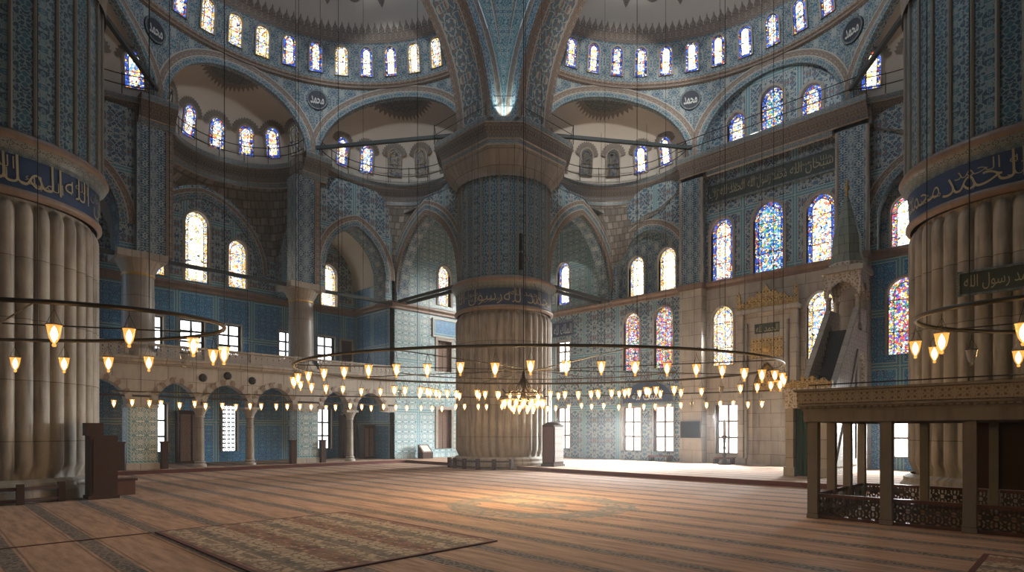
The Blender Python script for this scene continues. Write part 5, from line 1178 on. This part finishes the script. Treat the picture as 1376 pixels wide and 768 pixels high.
# thermostat-like slim floor stand near the pilaster
# ------------------------------------------------------------------ chandeliers
def emis(name, col, st):
    N = NT(name); e = N.n('Emission', Color=col, Strength=st); N.t.links.new(e.outputs[0], N.out.inputs[0]); return N.mat
M['flame'] = emis('lamp_flame', (1.0, .60, .25), 48.0)
def lampglass():
    N = NT('amber_lit_glass'); tr = N.n('BsdfTransparent', Color=(1, .93, .8)); e = N.n('Emission', Color=(1.0, .42, .085), Strength=1.0)
    g = N.n('BsdfGlossy', Roughness=.15); mx = N.n('MixShader', i0=.45, i1=tr.outputs[0], i2=e.outputs[0]); m2 = N.n('MixShader', i0=.06, i1=mx.outputs[0], i2=g.outputs[0]); N.t.links.new(m2.outputs[0], N.out.inputs[0]); return N.mat
M['lampglass'] = lampglass()
def coldglass():
    N = NT('unlit_clear_glass'); tr = N.n('BsdfTransparent', Color=(.85, .85, .82)); g = N.n('BsdfGlossy', Roughness=.1); d = N.n('BsdfDiffuse', Color=(.4, .4, .38))
    mx = N.n('MixShader', i0=.25, i1=tr.outputs[0], i2=g.outputs[0]); m2 = N.n('MixShader', i0=.15, i1=mx.outputs[0], i2=d.outputs[0]); N.t.links.new(m2.outputs[0], N.out.inputs[0]); return N.mat
M['coldglass'] = coldglass()
LP = {}
def lamp_at(parent, pos, lit=True, s=1.0):
    """lamp > hanger, flame; meshes shared between copies"""
    if lit not in LP:
        q = MB(); q.lathe([(.0, -.60), (.022, -.595), (.03, -.57), (.016, -.55), (.035, -.53), (.06, -.48), (.078, -.40), (.088, -.32), (.10, -.285)], 12, (0, 0, 0)); g = q.build('lamp', M['lampglass' if lit else 'coldglass'], parent, smooth=True, origin=(0, 0, 0))
        for v in g.data.vertices: v.co += Vector(wloc(parent))
        q = MB(); q.lathe([(.098, -.292), (.106, -.285), (.098, -.278)], 12); 
        for k in range(3): a = 2*pi*k/3; q.tube([(.1*cos(a), .1*sin(a), -.285), (.0, .0, -.06)], .004, 3)
        q.tube([(0, 0, -.06), (0, 0, 0)], .005, 4); h = q.build('hanger', M['bar'], None)
        h.parent = g
        if lit:
            q = MB(); q.lathe([(0, -.53), (.032, -.48), (.044, -.42), (.03, -.36), (0, -.30)], 8); f = q.build('flame', M['flame'], None, smooth=True); f.parent = g
        LP[lit] = g; o = g
    else: o = copy_tree(LP[lit], parent)
    o.location = Vector(pos) - wloc(parent); o.scale = (s, s, s); o.rotation_euler = (0, 0, RND.uniform(0, 6)); return o
LAT, DEP = Vector((1, -1, 0))/S2, Vector((1, 1, 0))/S2
def ring_chandelier(name, label, lat, dep, A, B, Z, nl, ncab, ztop, unlit=(), phase=0.0, spokes=0, second=0, jitter=0.0):
    c = LAT*lat + DEP*dep; c.z = Z; r = thing(name, label, 'chandelier', c)
    E = lambda f, k=1.0: c + LAT*(A*k*cos(f)) + DEP*(B*k*sin(f))
    q = MB(); q.tube([E(2*pi*i/120) for i in range(120)], .034, 8, closed=True); q.build('ring', M['bar'], r, smooth=True)
    for i in range(spokes):
        q = MB(); a = pi*(i + .35)/spokes; q.tube([E(a), E(a + pi)], .013, 5); q.build('spoke', M['bar'], r)
    for i in range(ncab):
        q = MB(); p = E(2*pi*(i + .3)/ncab); q.tube([p, (p.x, p.y, ztop)], .007, 4); q.build('cable', M['iron'], r)
    # equal arc steps
    L = [0.0]; n = 720
    for i in range(n): L.append(L[-1] + (E(2*pi*(i + 1)/n) - E(2*pi*i/n)).length)
    k = 0
    for i in range(nl):
        s = L[-1]*((i + phase) % nl)/nl
        while L[k + 1] < s: k += 1
        f = 2*pi*(k + (s - L[k])/(L[k+1] - L[k]))/n if L[k] <= s else 2*pi*s/L[-1]
        if L[k] > s: k = 0
        lamp_at(r, E(f) - Vector((0, 0, .03 + RND.uniform(0, jitter))), lit=(i not in unlit), s=RND.uniform(.86, .97))
    for i in range(second):
        f = pi*(.06 + .88*(i + .5)/second); p = E(f, .62 + RND.uniform(-.05, .05)); 
        lamp_at(r, p - Vector((0, 0, .12)), True, .95)
    if second:
        q = MB(); q.tube([E(pi*(.04 + .92*i/60), .62) for i in range(61)], .018, 6); q.build('inner_ring', M['bar'], r)
    return r
ring_chandelier('ring_chandelier', 'vast low ring chandelier hung with amber glass lamps in the hall centre', .9, 16.6, 6.64, 4.74, 3.6, 50, 18, 25.5, unlit=(3, 19), spokes=4, second=26, jitter=.05)
ring_chandelier('ring_chandelier', 'ring chandelier of glass lamps in front of the left pier', -8.1, 9.45, 3.5, 1.85, 3.6, 20, 8, 25.5, unlit=(2, 7, 12, 16), phase=.4, spokes=2, jitter=.05)
ring_chandelier('ring_chandelier', 'ring chandelier of glass lamps in front of the right pier', 9.2, 8.6, 2.95, 1.7, 3.6, 16, 6, 25.5, unlit=(1, 5, 10, 13), phase=.2, spokes=2, jitter=.05)
# outer sweeping rail of lamps
c0 = LAT*(-2.6) + DEP*5.5
rl = thing('lamp_rail', 'long curved rail of small amber lamps sweeping past the gallery and far pier', 'lamp rail', (c0.x + 12, c0.y + 12, 3.45))
ap = lambda f: c0 + LAT*(21.5*sin(f)) + DEP*(21.5*cos(f)) + Vector((0, 0, 3.45))
f0, f1 = -.63, .645
q = MB(); q.tube([ap(f0 + (f1 - f0)*i/80) for i in range(81)], .03, 6); q.build('rail', M['bar'], rl, smooth=True)
for i in range(14):
    p = ap(f0 + (f1 - f0)*(i + .5)/14); q = MB(); q.tube([p, (p.x, p.y, 16 if p.x < 19 and p.y < 19 else 15)], .0085, 4); q.build('cable', M['iron'], rl)
for i in range(52):
    p = ap(f0 + (f1 - f0)*(i + .3 + RND.uniform(-.18, .18))/52); lamp_at(rl, p - Vector((0, 0, .03 + RND.uniform(0, .12))), RND.random() > .06, .95)
# bowl chandelier in the centre
bc = LAT*.55 + DEP*16.4; bc.z = 2.5
bo = thing('bowl_chandelier', 'small iron bowl chandelier crowded with lit lamps, centred before the far pier', 'chandelier', bc)
q = MB(); q.tube([bc + Vector((.5*cos(2*pi*i/40), .5*sin(2*pi*i/40), .42)) for i in range(40)], .02, 6, closed=True); q.tube([bc + Vector((.3*cos(2*pi*i/40), .3*sin(2*pi*i/40), .25)) for i in range(40)], .015, 6, closed=True); q.build('ring', M['bar'], bo)
for k in range(12):
    a = 2*pi*k/12; q = MB(); q.tube([bc + Vector((.06*cos(a), .06*sin(a), .85)), bc + Vector((.22*cos(a), .22*sin(a), .55)), bc + Vector((.5*cos(a), .5*sin(a), .42)), bc + Vector((.62*cos(a), .62*sin(a), .55))], .013, 5); q.build('arm', M['bar'], bo)
q = MB(); q.lathe([(.02, .2), (.09, .35), (.05, .5), (.1, .7), (.06, .9), (.03, 1.05)], 12, tuple(bc)); q.build('stem', M['bar'], bo, smooth=True)
q = MB(); q.tube([bc + Vector((0, 0, 1.0)), bc + Vector((0, 0, 23))], .012, 5); q.build('cable', M['iron'], bo)
for k in range(16): a = 2*pi*k/16; lamp_at(bo, bc + Vector((.56*cos(a), .56*sin(a), .48)), True, .8)
for k in range(8): a = 2*pi*(k + .5)/8; lamp_at(bo, bc + Vector((.3*cos(a), .3*sin(a), .3)), True, .75)
# loose suspension cables of lamps outside the frame
for i, (x, y) in enumerate(((14.5, 17.8), (17.6, 15.5), (18.5, 12.2), (16.3, 9.1), (18.9, 9.4), (9.2, 18.6), (12.3, 19.2))):
    pass
# unseen flat roof added to shape sky light: hole mid-hall, slabs over the corners
q = MB(); q.poly(rect(-6, -6, 22.4, 22.4), [[(14.6 + 5.6*cos(2*pi*i/48), 14.6 + 5.6*sin(2*pi*i/48)) for i in range(48)]], lambda u, z: (u, z, 26.4)); o = q.build('ceiling', M['plaster'], None, kind='structure', label='unseen flat ceiling above the hall, with a hole added to shape sky light', cat='ceiling')
for i_, (a_, b_, c_, d_) in enumerate(((22.4, -6, 36, 2.6), (-6, 22.4, 2.6, 36), (22.4, 20.9, 36, 36), (20.9, 22.4, 22.4, 36))):
    q = MB(); q.poly(rect(a_, b_, c_, d_), [], lambda u, z: (u, z, 23.0)); q.build('corner_sky_cover', M['plaster'], o)
# unseen walls beyond the frame, put up to keep out sky light
q = MB(); q.poly(rect(-6, 9.7, 2.4, 23.2), [], lambda u, z: (30.9, u, z)); q.build('wall_right', M['tile'], None, kind='structure', label='upper right wall behind the near right pier', cat='wall')
q = MB(); q.poly(rect(-6, 0, 1.6, 23.2), [], lambda u, z: (u, 31.0, z)); q.build('wall_left', M['tile'], None, kind='structure', label='left wall behind the near left pier', cat='wall')
q = MB(); q.poly(rect(-6, 0, 36, 26), [], lambda u, z: (-6, u, z)); q.build('wall_back', M['tile'], None, kind='structure', label='unseen tiled wall behind the viewer on the left', cat='wall')
q = MB(); q.poly(rect(-6, 0, 36, 26), [], lambda u, z: (u, -6, z)); q.build('wall_near', M['tile'], None, kind='structure', label='unseen tiled wall behind the viewer on the right', cat='wall')
# ------------------------------------------------------------------ light
w = bpy.data.worlds.new('sky'); SC.world = w; w.use_nodes = True
bg = w.node_tree.nodes['Background']; bg.inputs[1].default_value = WORLD
g_ = w.node_tree.nodes.new('ShaderNodeTexCoord'); vm = w.node_tree.nodes.new('ShaderNodeVectorMath'); vm.operation = 'DOT_PRODUCT'; vm.inputs[1].default_value = (-.3, .3, .9)
rp_ = w.node_tree.nodes.new('ShaderNodeValToRGB'); rp_.color_ramp.elements[0].position = .0; rp_.color_ramp.elements[0].color = (.16, .24, .36, 1); rp_.color_ramp.elements[1].position = 1; rp_.color_ramp.elements[1].color = (1.1, 1.35, 1.6, 1)
w.node_tree.links.new(g_.outputs['Generated'], vm.inputs[0]); w.node_tree.links.new(vm.outputs['Value'], rp_.inputs[0]); w.node_tree.links.new(rp_.outputs[0], bg.inputs[0])
def area(name, loc, target, sx, sy, power, col):
    l = bpy.data.lights.new(name, 'AREA'); l.shape = 'RECTANGLE'; l.size = sx; l.size_y = sy; l.energy = power; l.color = col
    o = bpy.data.objects.new(name, l); COL.objects.link(o); o.location = loc; o.rotation_euler = (Vector(target) - Vector(loc)).to_track_quat('-Z', 'Y').to_euler(); return o
def spot(name, loc, target, power, ang, col, blend=.3, rad=.1):
    l = bpy.data.lights.new(name, 'SPOT'); l.energy = power; l.spot_size = radians(ang); l.spot_blend = blend; l.color = col; l.shadow_soft_size = rad
    o = bpy.data.objects.new(name, l); COL.objects.link(o); o.location = loc; o.rotation_euler = (Vector(target) - Vector(loc)).to_track_quat('-Z', 'Y').to_euler(); return o
if HAZE:
    N = NT('dusty_air'); vs = N.n('VolumeScatter', Color=(.92, .95, 1.0), Density=HAZE, Anisotropy=.35); N.t.links.new(vs.outputs[0], N.out.inputs[1])
    q = MB(); q.box(-5.9, -5.9, -.05, 38, 38, 40); q.build('haze', N.mat, None, kind='stuff', label='thin dusty haze filling the whole hall', cat='haze')
LIGHTS()
cam = bpy.data.cameras.new('camera'); co = bpy.data.objects.new('camera', cam); COL.objects.link(co); SC.camera = co
co.location = (0, 0, EYE); co.rotation_euler = (radians(90), 0, radians(-45))
cam.sensor_width = 36; cam.lens = 36*F/1376; cam.shift_x = (688 - CX)/1376; cam.shift_y = (HY - 384)/1376; cam.clip_start = .1; cam.clip_end = 300
SC.view_settings.view_transform = 'Standard'; SC.view_settings.look = 'None'; SC.view_settings.gamma = 1; SC.view_settings.use_curve_mapping = False
SC.view_settings.exposure = EXPO
SC.cycles.use_denoising = True; SC.cycles.max_bounces = 6; SC.cycles.transparent_max_bounces = 12; SC.cycles.sample_clamp_indirect = 4
